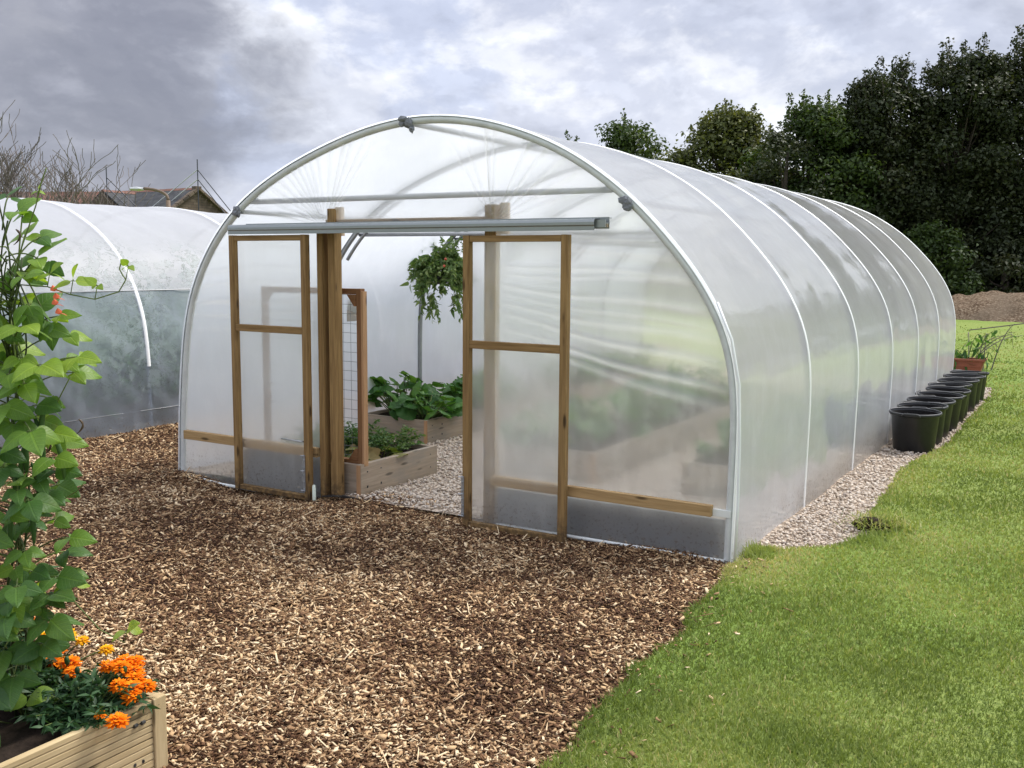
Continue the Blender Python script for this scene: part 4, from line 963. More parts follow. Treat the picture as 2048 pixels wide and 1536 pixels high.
# ------------------------------------------------------------------ pots along the side
pot_spots = [(5.235, 4.60, 0, 'nearest of the black pots, standing on the gravel at the head of the row'),
             (5.235, 5.10, 40, 'second black pot from the near end of the row'),
             (5.225, 5.62, 15, 'third black pot from the near end of the row'),
             (5.245, 6.15, 80, 'fourth black pot from the near end of the row'),
             (5.240, 6.72, 30, 'fifth black pot from the near end, middle of the row'),
             (5.225, 7.22, 60, 'fourth black pot from the far end of the row'),
             (5.235, 7.84, 10, 'third black pot from the far end of the row'),
             (5.230, 8.40, 95, 'second black pot from the far end of the row'),
             (5.225, 8.95, 45, 'farthest black pot, next to the terracotta trough')]
def make_pot():
    e = empty('plant_pot', (0, 0, 0))
    b = MB(); b.lathe([(0.0, 0.0), (0.185, 0.0), (0.192, 0.01), (0.222, 0.345), (0.228, 0.352), (0.240, 0.355), (0.246, 0.366), (0.246, 0.378), (0.242, 0.384), (0.238, 0.378), (0.230, 0.36), (0.218, 0.34), (0.188, 0.06), (0.0, 0.06)], (0, 0, 0), 48)
    b.build('pot_body', 'pot_plastic', e, True, auto=50)
    b = MB(); b.lathe([(0.238+0.0075*math.cos(a), 0.381+0.0065*math.sin(a)) for a in np.linspace(0, 2*math.pi, 9)], (0, 0, 0), 48); b.build('rim', 'pot_rim_glint', e, True)  # lighter worn lip, its gloss highlight carried by the colour
    b = MB(); b.lathe([(0.2295, 0.362), (0.2175, 0.34), (0.1875, 0.066)], (0, 0, 0), 40); b.build('pot_inner_shade', 'pot_inside_shade', e, True)  # added skin on the inner wall, shade of the hollow put into its colour
    b = MB(); b.lathe([(0.0, 0.065), (0.19, 0.065)], (0, 0, 0), 24); b.build('soil', 'pot_soil', e)
    for s in (-1, 1):
        h = MB(); y = s*0.238
        h.tube([(-0.085, y*1.03, 0.36), (-0.08, y*1.05, 0.380), (-0.06, y*1.05, 0.390), (0.06, y*1.05, 0.390), (0.08, y*1.05, 0.380), (0.085, y*1.03, 0.36)], 0.0055, 7)
        h.build('handle', 'pot_rim_glint', e, True)  # same painted highlight colour as the rim
    return e
pot0 = make_pot()
for i, (x, y, a, lab) in enumerate(pot_spots):
    o = pot0 if i == 0 else copy_tree(pot0)
    o.location = (x, y, -0.003); o.rotation_euler = (R(random.uniform(-2.5, 2.5)), R(random.uniform(-2, 2)), R(a)); tag(o, lab, 'pot', 'black pots along the tunnel side')
tr_ = empty('planter_trough', (5.16, 9.75, 0)); tag(tr_, 'terracotta coloured trough with drooping plants past the black pots', 'trough')
b = MB()
def ring(w, d, z): return [(5.08-w, 9.75-d, z), (5.08+w, 9.75-d, z), (5.08+w, 9.75+d, z), (5.08-w, 9.75+d, z)]
prof = [ring(.20, .10, 0.31), ring(.245, .13, 0.47), ring(.265, .15, 0.47), ring(.265, .15, 0.50), ring(.245, .13, 0.50), ring(.22, .12, .38)]
vs = [p for r_ in prof for p in r_]
b.add(vs, [(i*4+k, i*4+(k+1) % 4, (i+1)*4+(k+1) % 4, (i+1)*4+k) for i in range(5) for k in range(4)]+[(3, 2, 1, 0), (20, 21, 22, 23)])
b.build('trough_body', 'terracotta', tr_, bevel=0.006)
b = MB(); b.box((4.92, 9.66, 0.0), (5.24, 9.84, 0.31)); b.build('support_block', 'skirt_board', tr_, bevel=0.01)
b = MB(); b.box((4.86, 9.64, 0.43), (5.30, 9.86, 0.45)); b.build('soil', 'pot_soil', tr_)
dp = empty('drooping_plant', (5.1, 9.75, 0.45)); tag(dp, 'leggy drooping plant growing in the terracotta trough', 'plant'); lf = MB(); st = MB(); lp2 = leaflet(0.12, 0.045, 0.2, 0.6, 4)
for k in range(16):
    x0 = random.uniform(4.86, 5.28); tall = random.random() < 0.45
    e_ = Vector((x0+random.uniform(-.18, .28), 9.75+random.uniform(-.2, .15), 0.5+(random.uniform(.2, .5) if tall else random.uniform(-.12, .15))))
    ln = bez((x0, 9.75, .45), Vector((x0, 9.75, .45)).lerp(e_, .5)+Vector((0, 0, .25)), e_, 7); st.tube(ln, 0.005, 4)
    for i in range(3, 8):
        if random.random() < .8: put(lf, lp2, ln[i], Vector((random.uniform(-1, 1), random.uniform(-1, .3), -0.8)), rnd_dir(0, 1), random.uniform(.7, 1.2))
lf.build('foliage', 'squash_leaf', dp, smooth=True); st.build('stem', 'bean_stem', dp)
# spindly bare shrub beyond
sh = MB(); lf = MB()
for k in range(7):
    a = Vector((4.92+random.uniform(-.25, .3), 12.95+random.uniform(-.2, .2), 0.0)); c = a+Vector((random.uniform(-.3, .9), random.uniform(-.2, .4), random.uniform(.55, .85)))
    ln = bez(a, a.lerp(c, .4)+Vector((0, 0, .35)), c, 7); sh.tube(ln, [0.012-0.001*i for i in range(8)], 5)
    for i in range(3, 8):
        if random.random() < .7:
            e_ = ln[i]+rnd_dir(-1, .3)*random.uniform(.1, .3); sh.tube([ln[i], (ln[i]+e_)/2+Vector((0, 0, .02)), e_], 0.004, 4)
            if random.random() < .6: put(lf, lp2, e_, rnd_dir(-1, 0), rnd_dir(0, 1), random.uniform(.4, .8))
sh.tube(bez((4.75, 12.9, .72), (5.3, 13.1, .80), (5.75, 13.4, .88), 9), 0.010, 5)
s_ = sh.build('bare_shrub', 'bare_bark', None); tag(s_, 'spindly nearly bare shrub with one long arching branch on the far lawn', 'shrub')
lf.build('foliage', 'squash_leaf', s_)
# mulch heap
def heap_z(x, y):
    a = np.hypot((x-5.5)/6.2, (y-32.6)/2.6)
    return np.maximum(-0.4, 0.92*(1-a**2.2)*(0.85+0.3*vnoise(x, y, .7, 5))+(vnoise(x, y, 2.4, 6)-.5)*.16+(vnoise(x, y, 7, 7)-.5)*.07)
hp = grid_sheet('mulch_heap', np.arange(-1.2, 12.4, .12), np.arange(29.6, 35.6, .12), heap_z, 'heap'); tag(hp, 'low heap of brown mulch beyond the lawn under the dark trees', 'mulch heap', kind='structure')

# ------------------------------------------------------------------ trees
def tree(c, H, Rx, name_lab, mat, nclump, nleaf, seed, low=0.06, leaf=0.17, shoots=30, skew=1.0, top=0.8):
    r_ = np.random.default_rng(seed); rd = random.Random(seed)
    e = empty('tree', c); tag(e, name_lab, 'tree', 'trees beyond the lawn')
    tb = MB(); c = np.array(c, float)
    # crown outline: width by height
    def wid(t): return Rx*(0.72+0.28*math.sin(math.pi*min(1, t*1.15)))*(1 if t < top else max(0.12, 1-((t-top)/(1.02-top))**1.7*0.9))
    tips = []
    tb.tube([c, c+np.array([.1, 0, H*.3]), c+np.array([0, .1, H*.62]), c+np.array([.1, .1, H*.9])], [Rx*.085+.05, Rx*.065+.04, Rx*.035+.03, .03], 8)
    cl = []
    for k in range(nclump):
        t = low+(0.97-low)*(k+r_.random())/nclump; a = r_.uniform(0, 2*math.pi); q = wid(t)*math.sqrt(r_.uniform(0.08, 1.0))*(1+0.22*(r_.random()-.5))
        p = c+np.array([math.cos(a)*q, math.sin(a)*q*0.85, H*t]); cl.append((p, t))
        if k % 2 == 0:
            b0 = c+np.array([0.05, 0.05, H*max(0.05, t*0.72-.05)]); tb.tube([b0, (b0+p)/2+np.array([0, 0, -.03*H*(r_.random())]), p], [.05+.012*Rx*(1-t), .035, .015], 5)
    P = []; N = []; C = []; S = []
    per = nleaf//nclump
    for p, t in cl:
        rad = Rx*r_.uniform(0.24, 0.42)*(0.7+0.3*(1-t)); tint = r_.random()
        d = r_.normal(size=(per, 3)); d /= np.linalg.norm(d, axis=1)[:, None]
        rr = rad*r_.random(per)**0.42
        q = p+d*rr[:, None]*np.array([1.15, 1.15, .72])+r_.normal(size=(per, 3))*0.08
        P.append(q); N.append(d*0.7+np.array([0, 0, .6])+r_.normal(size=(per, 3))*0.6); C.append(np.clip(0.22+0.5*tint+r_.normal(size=per)*0.17, 0, 1)); S.append(np.full(per, 1.0))
    for k in range(shoots):         # upright leafy shoots breaking the top outline
        a = r_.uniform(0, 2*math.pi); t = r_.uniform(.80, 0.97); q = wid(t)*math.sqrt(r_.random())*.9; b0 = c+np.array([math.cos(a)*q, math.sin(a)*q, H*t]); L = r_.uniform(.5, 1.25)*(H/10)
        e_ = b0+np.array([r_.normal()*.14, r_.normal()*.14, L]); tb.tube([b0, e_], [.02, .008], 4); m = int(46)
        u = r_.random(m)**0.8; q = b0+(e_-b0)*u[:, None]+r_.normal(size=(m, 3))*(0.13*(1-.6*u))[:, None]
        P.append(q); N.append(r_.normal(size=(m, 3))); C.append(np.clip(.5+r_.normal(size=m)*.2, 0, 1)); S.append(np.full(m, .8))
    P = np.concatenate(P); N = np.concatenate(N); C = np.concatenate(C); S = np.concatenate(S); n = len(P)
    N /= np.linalg.norm(N, axis=1)[:, None]; X = np.cross(N, r_.normal(size=(n, 3))); X /= np.linalg.norm(X, axis=1)[:, None]; Y = np.cross(N, X)
    s = leaf*r_.uniform(.6, 1.3, n)*S
    A = np.stack([X*s[:, None]*.62, Y*s[:, None], N*s[:, None]], -1)
    pv = np.array([[0, -.5, 0], [.5, -.05, .14], [.28, .3, .05], [0, .55, -.1], [-.28, .3, .05], [-.5, -.05, .14], [0, 0, -.04]]); pf = np.array([[0, 1, 2, 6], [6, 2, 3, 4], [6, 4, 5, 0]])
    V, F, rr = inst(pv, pf, P, A, C)
    o = big_mesh('crown', V, F, rr, mat); o.parent = e; o.matrix_parent_inverse = Matrix.Translation(Vector(c)).inverted()
    tb.build('trunk', 'trunk_bark', e, True); return e
def far(u, v): return (CAMP[0]+0.8557*u-0.5175*v, CAMP[1]+0.5175*u+0.8557*v, -0.05)     # metres right of and beyond the viewpoint
def T_(u, v, H, Rx, lab, mat, nc, nl, seed, **k): return tree(far(u, v), H, Rx, lab, mat, int(nc*1.7), int(nl*1.7), seed, **k)
T_(5.9, 52, 9.0, 3.3, 'small rounded green tree showing over the tunnel roof', 'green_crown', 40, 9000, 1, leaf=.20, shoots=10, top=.62)
T_(3.0, 56, 8.6, 1.6, 'tip of a distant tree just clearing the tunnel roof', 'green_crown', 24, 3600, 2, leaf=.2, shoots=8, top=.6)
T_(9.7, 45, 8.6, 3.5, 'loose olive green tree left of the tall dark ones', 'olive_crown', 60, 15000, 3, leaf=.19, shoots=34, top=.62)
T_(12.3, 42, 8.4, 2.9, 'fresh green tree between the olive tree and the dark trees', 'green_crown', 56, 14000, 4, leaf=.18, shoots=34, top=.72)
T_(15.3, 42, 9.6, 2.8, 'dark tree with many upright shoots along its top', 'dark_crown', 80, 22000, 5, leaf=.17, shoots=60, top=.80)
T_(18.4, 42, 10.5, 2.8, 'second dark tree from the right with a high uneven top', 'dark_crown', 84, 22000, 6, leaf=.17, shoots=40, top=.80)
T_(21.6, 42, 11.2, 2.9, 'tallest dark tree at the right edge of the view', 'dark_crown', 84, 22000, 7, leaf=.17, shoots=40, top=.80)
T_(25.0, 43, 12, 2.8, 'dark tree standing just past the right edge of the view', 'dark_crown', 60, 11000, 8, leaf=.2, shoots=20)
T_(16.6, 46.5, 8.2, 3.2, 'dense shaded tree behind the front row, left of the middle', 'dark_crown', 60, 11000, 9, leaf=.24, shoots=0)
T_(21.0, 46.5, 8.6, 3.4, 'dense shaded tree behind the front row, farther right', 'dark_crown', 60, 11000, 10, leaf=.24, shoots=0)
def shrub(u, v, H, Rx, lab, mat, seed, n=7000):
    e = tree(far(u, v), H, Rx, lab, mat, 30, n, seed, low=0.04, leaf=.16, shoots=0, top=.55); e.name = 'shrub'; e['category'] = 'shrub'; e['group'] = 'shrubs under the trees'
shrub(16.2, 38.8, 3.4, 1.9, 'dark green shrub under the trees left of the mulch heap', 'green_crown', 21)
shrub(19.4, 39.4, 2.9, 2.0, 'low dark shrub at the foot of the trees behind the mulch heap', 'dark_crown', 22)
shrub(22.3, 39.2, 3.3, 2.0, 'dark shrub at the foot of the rightmost tree', 'dark_crown', 23)
shrub(7.4, 45, 7.0, 2.3, 'olive green shrub filling in below the loose olive tree', 'olive_crown', 25)
shrub(11.0, 41, 7.4, 2.6, 'dark shrub behind the tunnel roof under the green tree', 'dark_crown', 24)
# the wood goes on to the right, out of the frame: the film mirrors it
wv_ = []; wr_ = np.random.default_rng(77)
for k in range(420):
    u = wr_.uniform(27, 66); H = 10.5+1.5*math.sin(u*1.3)+wr_.normal()*.6; c = np.array(far(u, 43-0.012*(u-27)**2+wr_.normal()*1.5))+np.array([0, 0, H*wr_.uniform(.03, 1)])
    d = wr_.normal(size=(26, 3)); wv_.append(c+d*np.array([.75, .75, .55]))
P = np.concatenate(wv_); n = len(P); A = frames(wr_.uniform(0, 6.28, n), wr_.normal(0, 1, n), wr_.normal(0, 1, n))*wr_.uniform(.5, 1.0, n)[:, None, None]
V, F, rr = inst(np.array([[0, -.5, 0], [.4, 0, .1], [0, .5, 0], [-.4, 0, .1]]), np.array([[0, 1, 2, 3]]), P, A, wr_.random(n))
tag(big_mesh('woodland', V, F, rr, 'dark_crown'), 'dark wood going on beyond the right edge', 'woodland', kind='stuff')
# bare tree at the left
def bare_tree(c, H, spread, seed, lab):
    rd = random.Random(seed); b = MB(); e = empty('bare_tree', c); tag(e, lab, 'tree'); t_ = MB()
    def grow(p, d, L, r_, lv):
        n = 5; pts = [p]; q = p.copy(); dd = d.copy()
        for i in range(n):
            dd = (dd+Vector((rd.gauss(0, .13), rd.gauss(0, .13), rd.gauss(0.035, .09)))).normalized(); q = q+dd*L/n; pts.append(q.copy())
        (t_ if lv < 2 else b).tube(pts, [max(.010, r_*(1-.13*i)) for i in range(n+1)], 6 if lv < 3 else 4)
        if lv >= 4 or L < .25: return
        for i in range(2, n+1):
            for _ in range(2 if lv < 3 else 1):
                if rd.random() < (.72 if lv < 3 else .8):
                    a = rd.uniform(0, 6.28); s = Vector((math.cos(a), math.sin(a), rd.uniform(-.1, .8)))
                    grow(pts[i], (dd*0.75+s*rd.uniform(.4, .8)).normalized(), L*rd.uniform(.45, .70), max(.009, r_*.55), lv+1)
    c = Vector(c)
    for k in range(7):
        a = k*.9+rd.random()*.5; s = spread*rd.uniform(.4, 1)
        grow(c+Vector((.1*math.cos(a), .1*math.sin(a), 0)), Vector((math.cos(a)*s, math.sin(a)*s, 1)).normalized(), H*rd.uniform(.5, .62), .045, 1)
    t_.build('trunk', 'bare_bark', e); b.build('branches', 'bare_bark', e)
bare_tree((-28.0, 18.2, 0), 5.5, .46, 5, 'leafless branching tree behind the older tunnel at the left edge')
bare_tree((-30.2, 17.2, 0), 5.9, .36, 9, 'leafless tree standing farthest left, its twigs crossing the other bare tree')

# ------------------------------------------------------------------ houses, lamp, scaffolding
def house(apex, adir, gdir, L, half, rise, wall_h, name, lab, roof_mat='slate', gable=True, chimney=None):
    """apex: top of the near gable; ridge runs along adir; the gable spans along gdir"""
    A = Vector(apex); a = Vector(adir).normalized(); g_ = Vector(gdir).normalized(); z = Vector((0, 0, 1)); e = empty(name, (A.x, A.y, 0)); tag(e, lab, 'house')
    eL = A-g_*half-z*rise; eR = A+g_*half-z*rise; B = A+a*L
    w = MB(); zb = -1.0
    def quad(p0, p1, p2, p3, m=0, tri=False):
        o = random.uniform(0, 9); u = (p1-p0).length
        vs = [p0, p1, p2]+([] if tri else [p3]); d = (p1-p0).normalized()
        gc = [((p-p0).dot(d)+o, (p-p0-d*((p-p0).dot(d))).length, 0) for p in vs]
        w.add(vs, [tuple(range(len(vs)))], m, gc)
    dn = lambda p: Vector((p.x, p.y, zb))
    quad(dn(eL), dn(eR), eR, eL); quad(eL, eR, A, None, tri=True)
    for s in (eL, eR): quad(dn(s), dn(s+a*L), s+a*L, s)
    quad(dn(eL+a*L), dn(eR+a*L), eR+a*L, eL+a*L); quad(eL+a*L, eR+a*L, B, None, tri=True)
    w.build('wall', 'stone_wall', e)
    for s, sg in ((eL, -1), (eR, 1)):
        rf = MB(); up_ = (A-s).normalized(); nn = up_.cross(a); nn = nn if nn.z > 0 else -nn; ov = 0.12
        p = [s-up_*.25+a*.02, s-up_*.25+a*L, B, A+a*.02]; q = [x+nn*0.10 for x in p]; p = [x+nn*.02 for x in p]
        gc = []
        for x in q+p: gc.append(((x-A).dot(a), (x-A).dot(up_), 0))
        rf.add(q+p, [(0, 1, 2, 3), (7, 6, 5, 4)]+[(i, i+4, (i+1) % 4+4, (i+1) % 4) for i in range(4)], 0, gc)
        rf.build('roof', roof_mat, e)
    rd_ = MB()
    n = int(L/0.45)
    for k in range(n):
        t0 = A+a*(L*k/n+.01); t1 = A+a*(L*(k+1)/n-.01); h = z*(.08+random.uniform(0, .015))
        vs = [t0-g_*.2+z*.0, t0+h+z*.06, t0+g_*.2, t1-g_*.2, t1+h+z*.06, t1+g_*.2]; rd_.add(vs, [(0, 1, 4, 3), (1, 2, 5, 4), (2, 1, 0), (3, 4, 5)])
    rd_.build('ridge_tiles', 'ridge_tile', e)
    if gable:
        cp = MB()
        for s in (eL, eR):
            K = 7
            for k in range(K):
                p0 = s.lerp(A, (k+.04)/K)-a*.10+z*.10; p1 = s.lerp(A, (k+.96)/K)-a*.10+z*.10; cp.bar(p0, p1, .30, .13+.05*random.random())
        cp.box(A-Vector((.2, .2, -.02)), A+Vector((.2, .2, .22)))
        cp.build('gable_coping', 'stone_wall', e)
    return e
RR = Vector((.8557, .5175, 0)); BB = Vector((-.5175, .8557, 0))
house((-41.17, 36.48, 6.05), -RR*.86+BB*.5, RR*.5+BB*.86, 9, 2.9, 1.85, 4.2, 'stone_house', 'stone house with slate roof, stepped gable and red ridge, nearest the large tunnel')
house((-46.0, 33.45, 5.90), RR*.4+BB*.9, RR*.92-BB*.35, 4.0, 1.45, 1.1, 4.0, 'stone_house', 'small gabled slate wing between the bare tree and the street lamp', gable=False)
house((-47.2, 36.5, 6.0), -RR*.98+BB*.15, RR*.15+BB*.98, 13, 3, 1.9, 4, 'stone_house', 'long low roof with orange ridge seen behind the bare branches', 'ridge_tile', gable=False)
house((-40.9, 30.5, 4.62), -RR*1.0+BB*.1, RR*.1+BB*1.0, 11, 2.6, 1.6, 3, 'stone_house', 'low red ridged roof in front of the slate houses, cut off by the older tunnel', gable=False)
house((-37.5, 38.4, 4.75), RR*.95+BB*.3, RR*.3-BB*.95, 9, 2.4, 1.5, 3, 'stone_house', 'red ridged roof right of the stone gable, half hidden by the large tunnel', 'ridge_tile', gable=False)
def scaffold(p, h, l1, l2, lab):
    e = empty('scaffolding', p); tag(e, lab, 'scaffolding', 'scaffold poles on the roofs'); p = Vector(p)
    MB().tube([p-Vector((0, 0, 1.8)), p+Vector((0, 0, h))], 0.032, 6).build('standard', 'scaffold_dark', e)
    for dz in (-.05, -.62):
        for q, m in ((l1, 'scaffold_silver'), (l2, 'scaffold_dark')):
            if q: s = p+Vector((0, 0, h*.66+dz)); MB().tube([s, s+Vector(q)], 0.03, 6).build('guard_rail', m, e)
scaffold((-40.5, 36.0, 6.2), 1.6, (-2.55, -1.4, -2.3), (1.75, 1.0, -2.55), 'scaffold poles sloping down both sides of the stone gable')
scaffold((-45.2, 33.2, 5.7), 1.6, None, (1.95, 1.1, -2.2), 'scaffold poles above the small gabled wing by the bare tree')
ls = empty('street_lamp', (-21.1, 17.56, 0)); tag(ls, 'brown street lamp with a flat head reaching left in front of the slate roof', 'street lamp')
MB().tube([(-21.1, 17.56, -.2), (-21.1, 17.56, 3.85)], 0.075, 10).build('post', 'lamp_post', ls, True)
MB().tube(bez((-21.1, 17.56, 3.85), (-21.12, 17.6, 4.2), (-21.9, 17.22, 4.25), 10), 0.05, 8).build('arm', 'lamp_post', ls, True)
b = MB(); v, f = ico(); b.add((v*np.array([.30, .20, .085])) @ np.array(Matrix.Rotation(R(-31), 3, 'Z')) +np.array([-22.1, 17.1, 4.23]), f.tolist()); lh = b.build('lamp_head', 'lamp_glass', ls)
# ------------------------------------------------------------------ foreground planter
pl = empty('planter_box', (3.4, -4.6, 0)); tag(pl, 'planter box of grooved decking boards filled with marigolds and beans', 'planter')
X1, Y1 = PLANTER[1], PLANTER[3]
def deck_board(x, y0, y1, z0, z1, axis='y', out=1):
    """one decking board with milled grooves on its outer face"""
    b = MB(); n = 5; t = 0.028; zs = []
    prof = [(0, z0), (0, z0+.004)]; h = (z1-z0)
    for k in range(n):
        zc = z0+h*(k+.8)/(n+.6); prof += [(0, zc-.0035), (-.006, zc-.0012), (-.006, zc+.0012), (0, zc+.0035)]
    prof += [(0, z1), (-t, z1), (-t, z0)]
    K = len(prof); o = random.uniform(0, 20); vs = []; gc = []
    for s in (y0, y1):
        for d, z in prof:
            p = (x+d*out, s, z) if axis == 'y' else (s, x+d*out, z); vs.append(p); gc.append((s+o, d+o, z))
    b.add(vs, [(i, (i+1) % K, K+(i+1) % K, K+i) for i in range(K)]+[tuple(range(K-1, -1, -1)), tuple(range(K, 2*K))], 0, gc); return b
Hp = 0.275
deck_board(X1, -5.6, Y1-.052, 0.142, Hp).build('side_board', 'deck_board', pl)
deck_board(X1+.001, -5.6, Y1-.052, -0.02, 0.136).build('side_board', 'deck_board', pl)
deck_board(Y1, 2.75, X1-.03, 0.142, Hp, 'x').build('end_board', 'deck_board', pl); deck_board(Y1, 2.75, X1-.03, -0.02, .136, 'x').build('end_board', 'deck_board', pl)
deck_board(2.75, -5.6, Y1-.03, -.02, Hp, 'y', -1).build('side_board', 'deck_board', pl)
MB().box((X1-.035, Y1-.050, -.03), (X1+.008, Y1+.004, Hp+.004)).build('corner_post', 'deck_board', pl, bevel=0.004)
MB().box((X1-.09, Y1-.085, .0), (X1-.037, Y1-.035, Hp-.02)).build('corner_block', 'red_timber', pl, bevel=0.004)
b = MB(); b.grid(lambda u, v: (lerp(2.78, X1-.03, u), lerp(-5.6, Y1-.03, v), 0.19+.05*float(vnoise(u*9, v*14, 1, 3))), 30, 40); b.build('soil', 'soil', pl, True)
for y in (Y1-.10, Y1-.13):
    for z in (.07, .21): MB().tube([(X1-.001, y+random.uniform(-.02, .02), z), (X1+.0025, y, z)], 0.007, 8).build('screw', 'dark_metal', pl)
# marigolds
PET = leaflet(0.022, 0.017, -0.2, 0.25, 3, .5)
def flower_head(p, r_, mat, parent, seed):
    rd = random.Random(seed); b = MB()
    for ring_, (n, rr, zt, sc) in enumerate([(13, .95, -.10, 1.0), (13, .80, .18, 1.0), (11, .60, .42, .95), (8, .38, .60, .85), (5, .16, .70, .7)]):
        for k in range(n):
            a = 2*math.pi*k/n+rd.uniform(-.25, .25)+ring_*.3; d = Vector((math.cos(a), math.sin(a), zt+rd.uniform(-.15, .2)))
            q = Vector(p)+Vector((math.cos(a)*rr*.38, math.sin(a)*rr*.38, zt*.55))*r_
            put(b, PET, q, d, Vector((-math.cos(a)*.2, -math.sin(a)*.2, 1))+rnd_dir()*.5, r_/.034*sc*rd.uniform(.8, 1.1), rn=min(1, max(0, .25+.13*ring_+rd.uniform(-.25, .25))))
    return b.build('flower', mat, parent, True)
ML = leaflet(0.034, 0.010, .25, .3, 3)
def marigold(c, rad, h, n, heads, mat, lab, seed):
    rd = random.Random(seed); e = empty('marigold_plant', c); tag(e, lab, 'marigold', 'marigolds in the planter'); lf = MB(); st = MB(); c = Vector(c)
    for k in range(n):
        a = rd.uniform(0, 6.283); q = rad*math.sqrt(rd.random()); p = c+Vector((q*math.cos(a), q*math.sin(a), h*rd.uniform(.45, 1)*(1-.4*(q/rad)**2)))
        ln = bez(c+Vector((q*.3*math.cos(a), q*.3*math.sin(a), 0)), (c+p)/2+Vector((0, 0, h*.2)), p, 6); st.tube(ln, .0022, 4)
        for i in range(2, 7):
            tdir = (ln[i]-ln[i-1]).normalized()
            for s in range(6):
                put(lf, ML, ln[i], tdir*.5+rnd_dir(-.4, .5), rnd_dir(.1, 1), rd.uniform(.8, 1.5), rn=rd.random())
    lf.build('foliage', 'marigold_leaf', e, True)
    for i, (hp_, r_) in enumerate(heads):
        hp_ = Vector(hp_); st.tube(bez(c+Vector((0, 0, .02)), (c+hp_)/2+Vector((0, 0, .06)), hp_, 6), .003, 5); flower_head(hp_, r_, mat, e, seed*20+i)
        cup = MB(); cup.lathe([(.004, -.022), (.010, -.012), (.012, .0)], hp_, 10); cup.build('flower_cup', 'marigold_leaf', e, True)
    st.build('stem', 'bean_stem', e, True)
    for k in range(5):
        p = c+Vector((rd.uniform(-.15, .15), rd.uniform(-.12, .12), h*rd.uniform(.85, 1.1))); bd_ = MB(); bd_.lathe([(.002, -.012), (.008, -.004), (.009, .006), (.006, .014), (.001, .016)], p, 8); bd_.build('bud', 'marigold_leaf', e, True)
        st2 = 0
marigold((3.90, -3.72, .2), .21, .19, 74, [((3.99, -3.60, .345), .040), ((4.02, -3.64, .335), .042), ((3.955, -3.575, .355), .040), ((3.925, -3.545, .375), .036), ((3.905, -3.58, .385), .038), ((3.88, -3.625, .375), .036), ((4.045, -3.655, .315), .040), ((3.985, -3.665, .345), .036), ((4.035, -3.59, .325), .038), ((4.12, -3.775, .295), .042), ((4.055, -3.79, .305), .022), ((3.94, -3.62, .385), .036)], 'marigold_orange', 'fullest orange marigold spilling over the near corner of the planter', 1)
marigold((3.64, -3.76, .2), .19, .19, 52, [((3.70, -3.655, .355), .046), ((3.61, -3.66, .345), .040), ((3.52, -3.86, .33), .02), ((3.765, -3.69, .35), .034), ((3.55, -3.60, .36), .036)], 'marigold_orange', 'orange marigold with few heads in the middle of the planter', 2)
marigold((3.55, -3.66, .2), .15, .15, 36, [((3.50, -3.53, .38), .046), ((3.42, -3.56, .37), .034), ((3.60, -3.53, .38), .028), ((3.74, -3.53, .375), .030), ((3.46, -3.60, .345), .032)], 'marigold_yellow', 'yellow marigold behind the orange ones along the far edge', 3)
marigold((3.22, -3.64, .2), .15, .18, 36, [((3.28, -3.55, .42), .034), ((3.33, -3.56, .405), .032), ((3.22, -3.57, .40), .032), ((3.18, -3.60, .38), .036), ((3.14, -3.55, .39), .03)], 'marigold_orange', 'orange marigold half hidden behind the bean leaves at the left', 4)
# runner bean: u to the right, w up, v away, measured from the foot of the planter
BO = Vector((3.42, -3.95, 0))
def bp(u, w, v=0.0): return BO+RR*u+BB*v+Vector((0, 0, w))
be = empty('runner_bean', bp(.28, .22)); tag(be, 'climbing runner bean with hanging pods at the left edge of the view', 'bean plant')
lf = MB(); st = MB(); BL = [leaflet(.115, .088, .16, .28, 9, .62), leaflet(.105, .084, .10, .45, 9, .66), leaflet(.12, .082, .22, .12, 9, .58), leaflet(.10, .078, -.06, .35, 9, .64)]
rb = random.Random(4)
for k in range(4):      # twining stems
    pts = []
    for i in range(26):
        t = i/25; a = t*16+k*1.6; rr_ = .018+.012*math.sin(t*7+k)
        pts.append(bp(.27+.05*t+rr_*math.cos(a)+(k-1.5)*.01, .2+t*(1.85-.12*k), rr_*math.sin(a)))
    st.tube(pts, [.0055-.003*i/25 for i in range(26)], 6, rn=.12*rb.random())
def trifol(p, d, s, rn=None):
    """three leaflets at the end of a leaf stalk"""
    p = Vector(p); d = Vector(d).normalized(); side = d.cross(Vector((0, 0, 1)))
    if side.length < .1: side = RR.copy()
    side.normalize(); q = min(1, max(0, rn if rn is not None else rb.random()))
    nn = Vector((rb.uniform(-.4, .4), rb.uniform(-.9, 0), 1))-BB*rb.uniform(0, 1.1)
    for dd, ss in ((d+Vector((0, 0, -.35)), 1.0), (side*.95+d*.25+Vector((0, 0, -.3)), .86), (-side*.95+d*.25+Vector((0, 0, -.3)), .86)):
        st.tube([p, p+dd.normalized()*.012*s], .0018, 4, rn=.5)
        put(lf, rb.choice(BL), p+dd.normalized()*.012*s, dd, nn+rnd_dir()*.35, s*ss*rb.uniform(.9, 1.1), rn=min(1, max(0, q+rb.uniform(-.12, .12))))
def node(u, w, v, tu, tw, tv, s, rn=None):
    a = bp(u, w, v); b_ = bp(tu, tw, tv); st.tube(bez(a, a.lerp(b_, .5)+Vector((0, 0, .04)), b_, 6), .0026, 5, rn=rb.random()); trifol(b_, (b_-a)+Vector((0, 0, -.02)), s, rn)
for k in range(105):
    w = .56+1.22*(k+rb.random())/105; c_ = .27+.05*(w-.2)/1.7; sp_ = .17 if w < 1.6 else .11
    tu = c_+rb.uniform(-.26, sp_ if w > .55 else .02)
    dk = .2+.6*rb.random()**1.3 if w < 1.2 else .4+.55*rb.random()
    node(c_, w-.06, 0, tu, w+rb.uniform(-.05, .05), rb.uniform(-.22, .12), rb.uniform(.55, 1.0), dk)
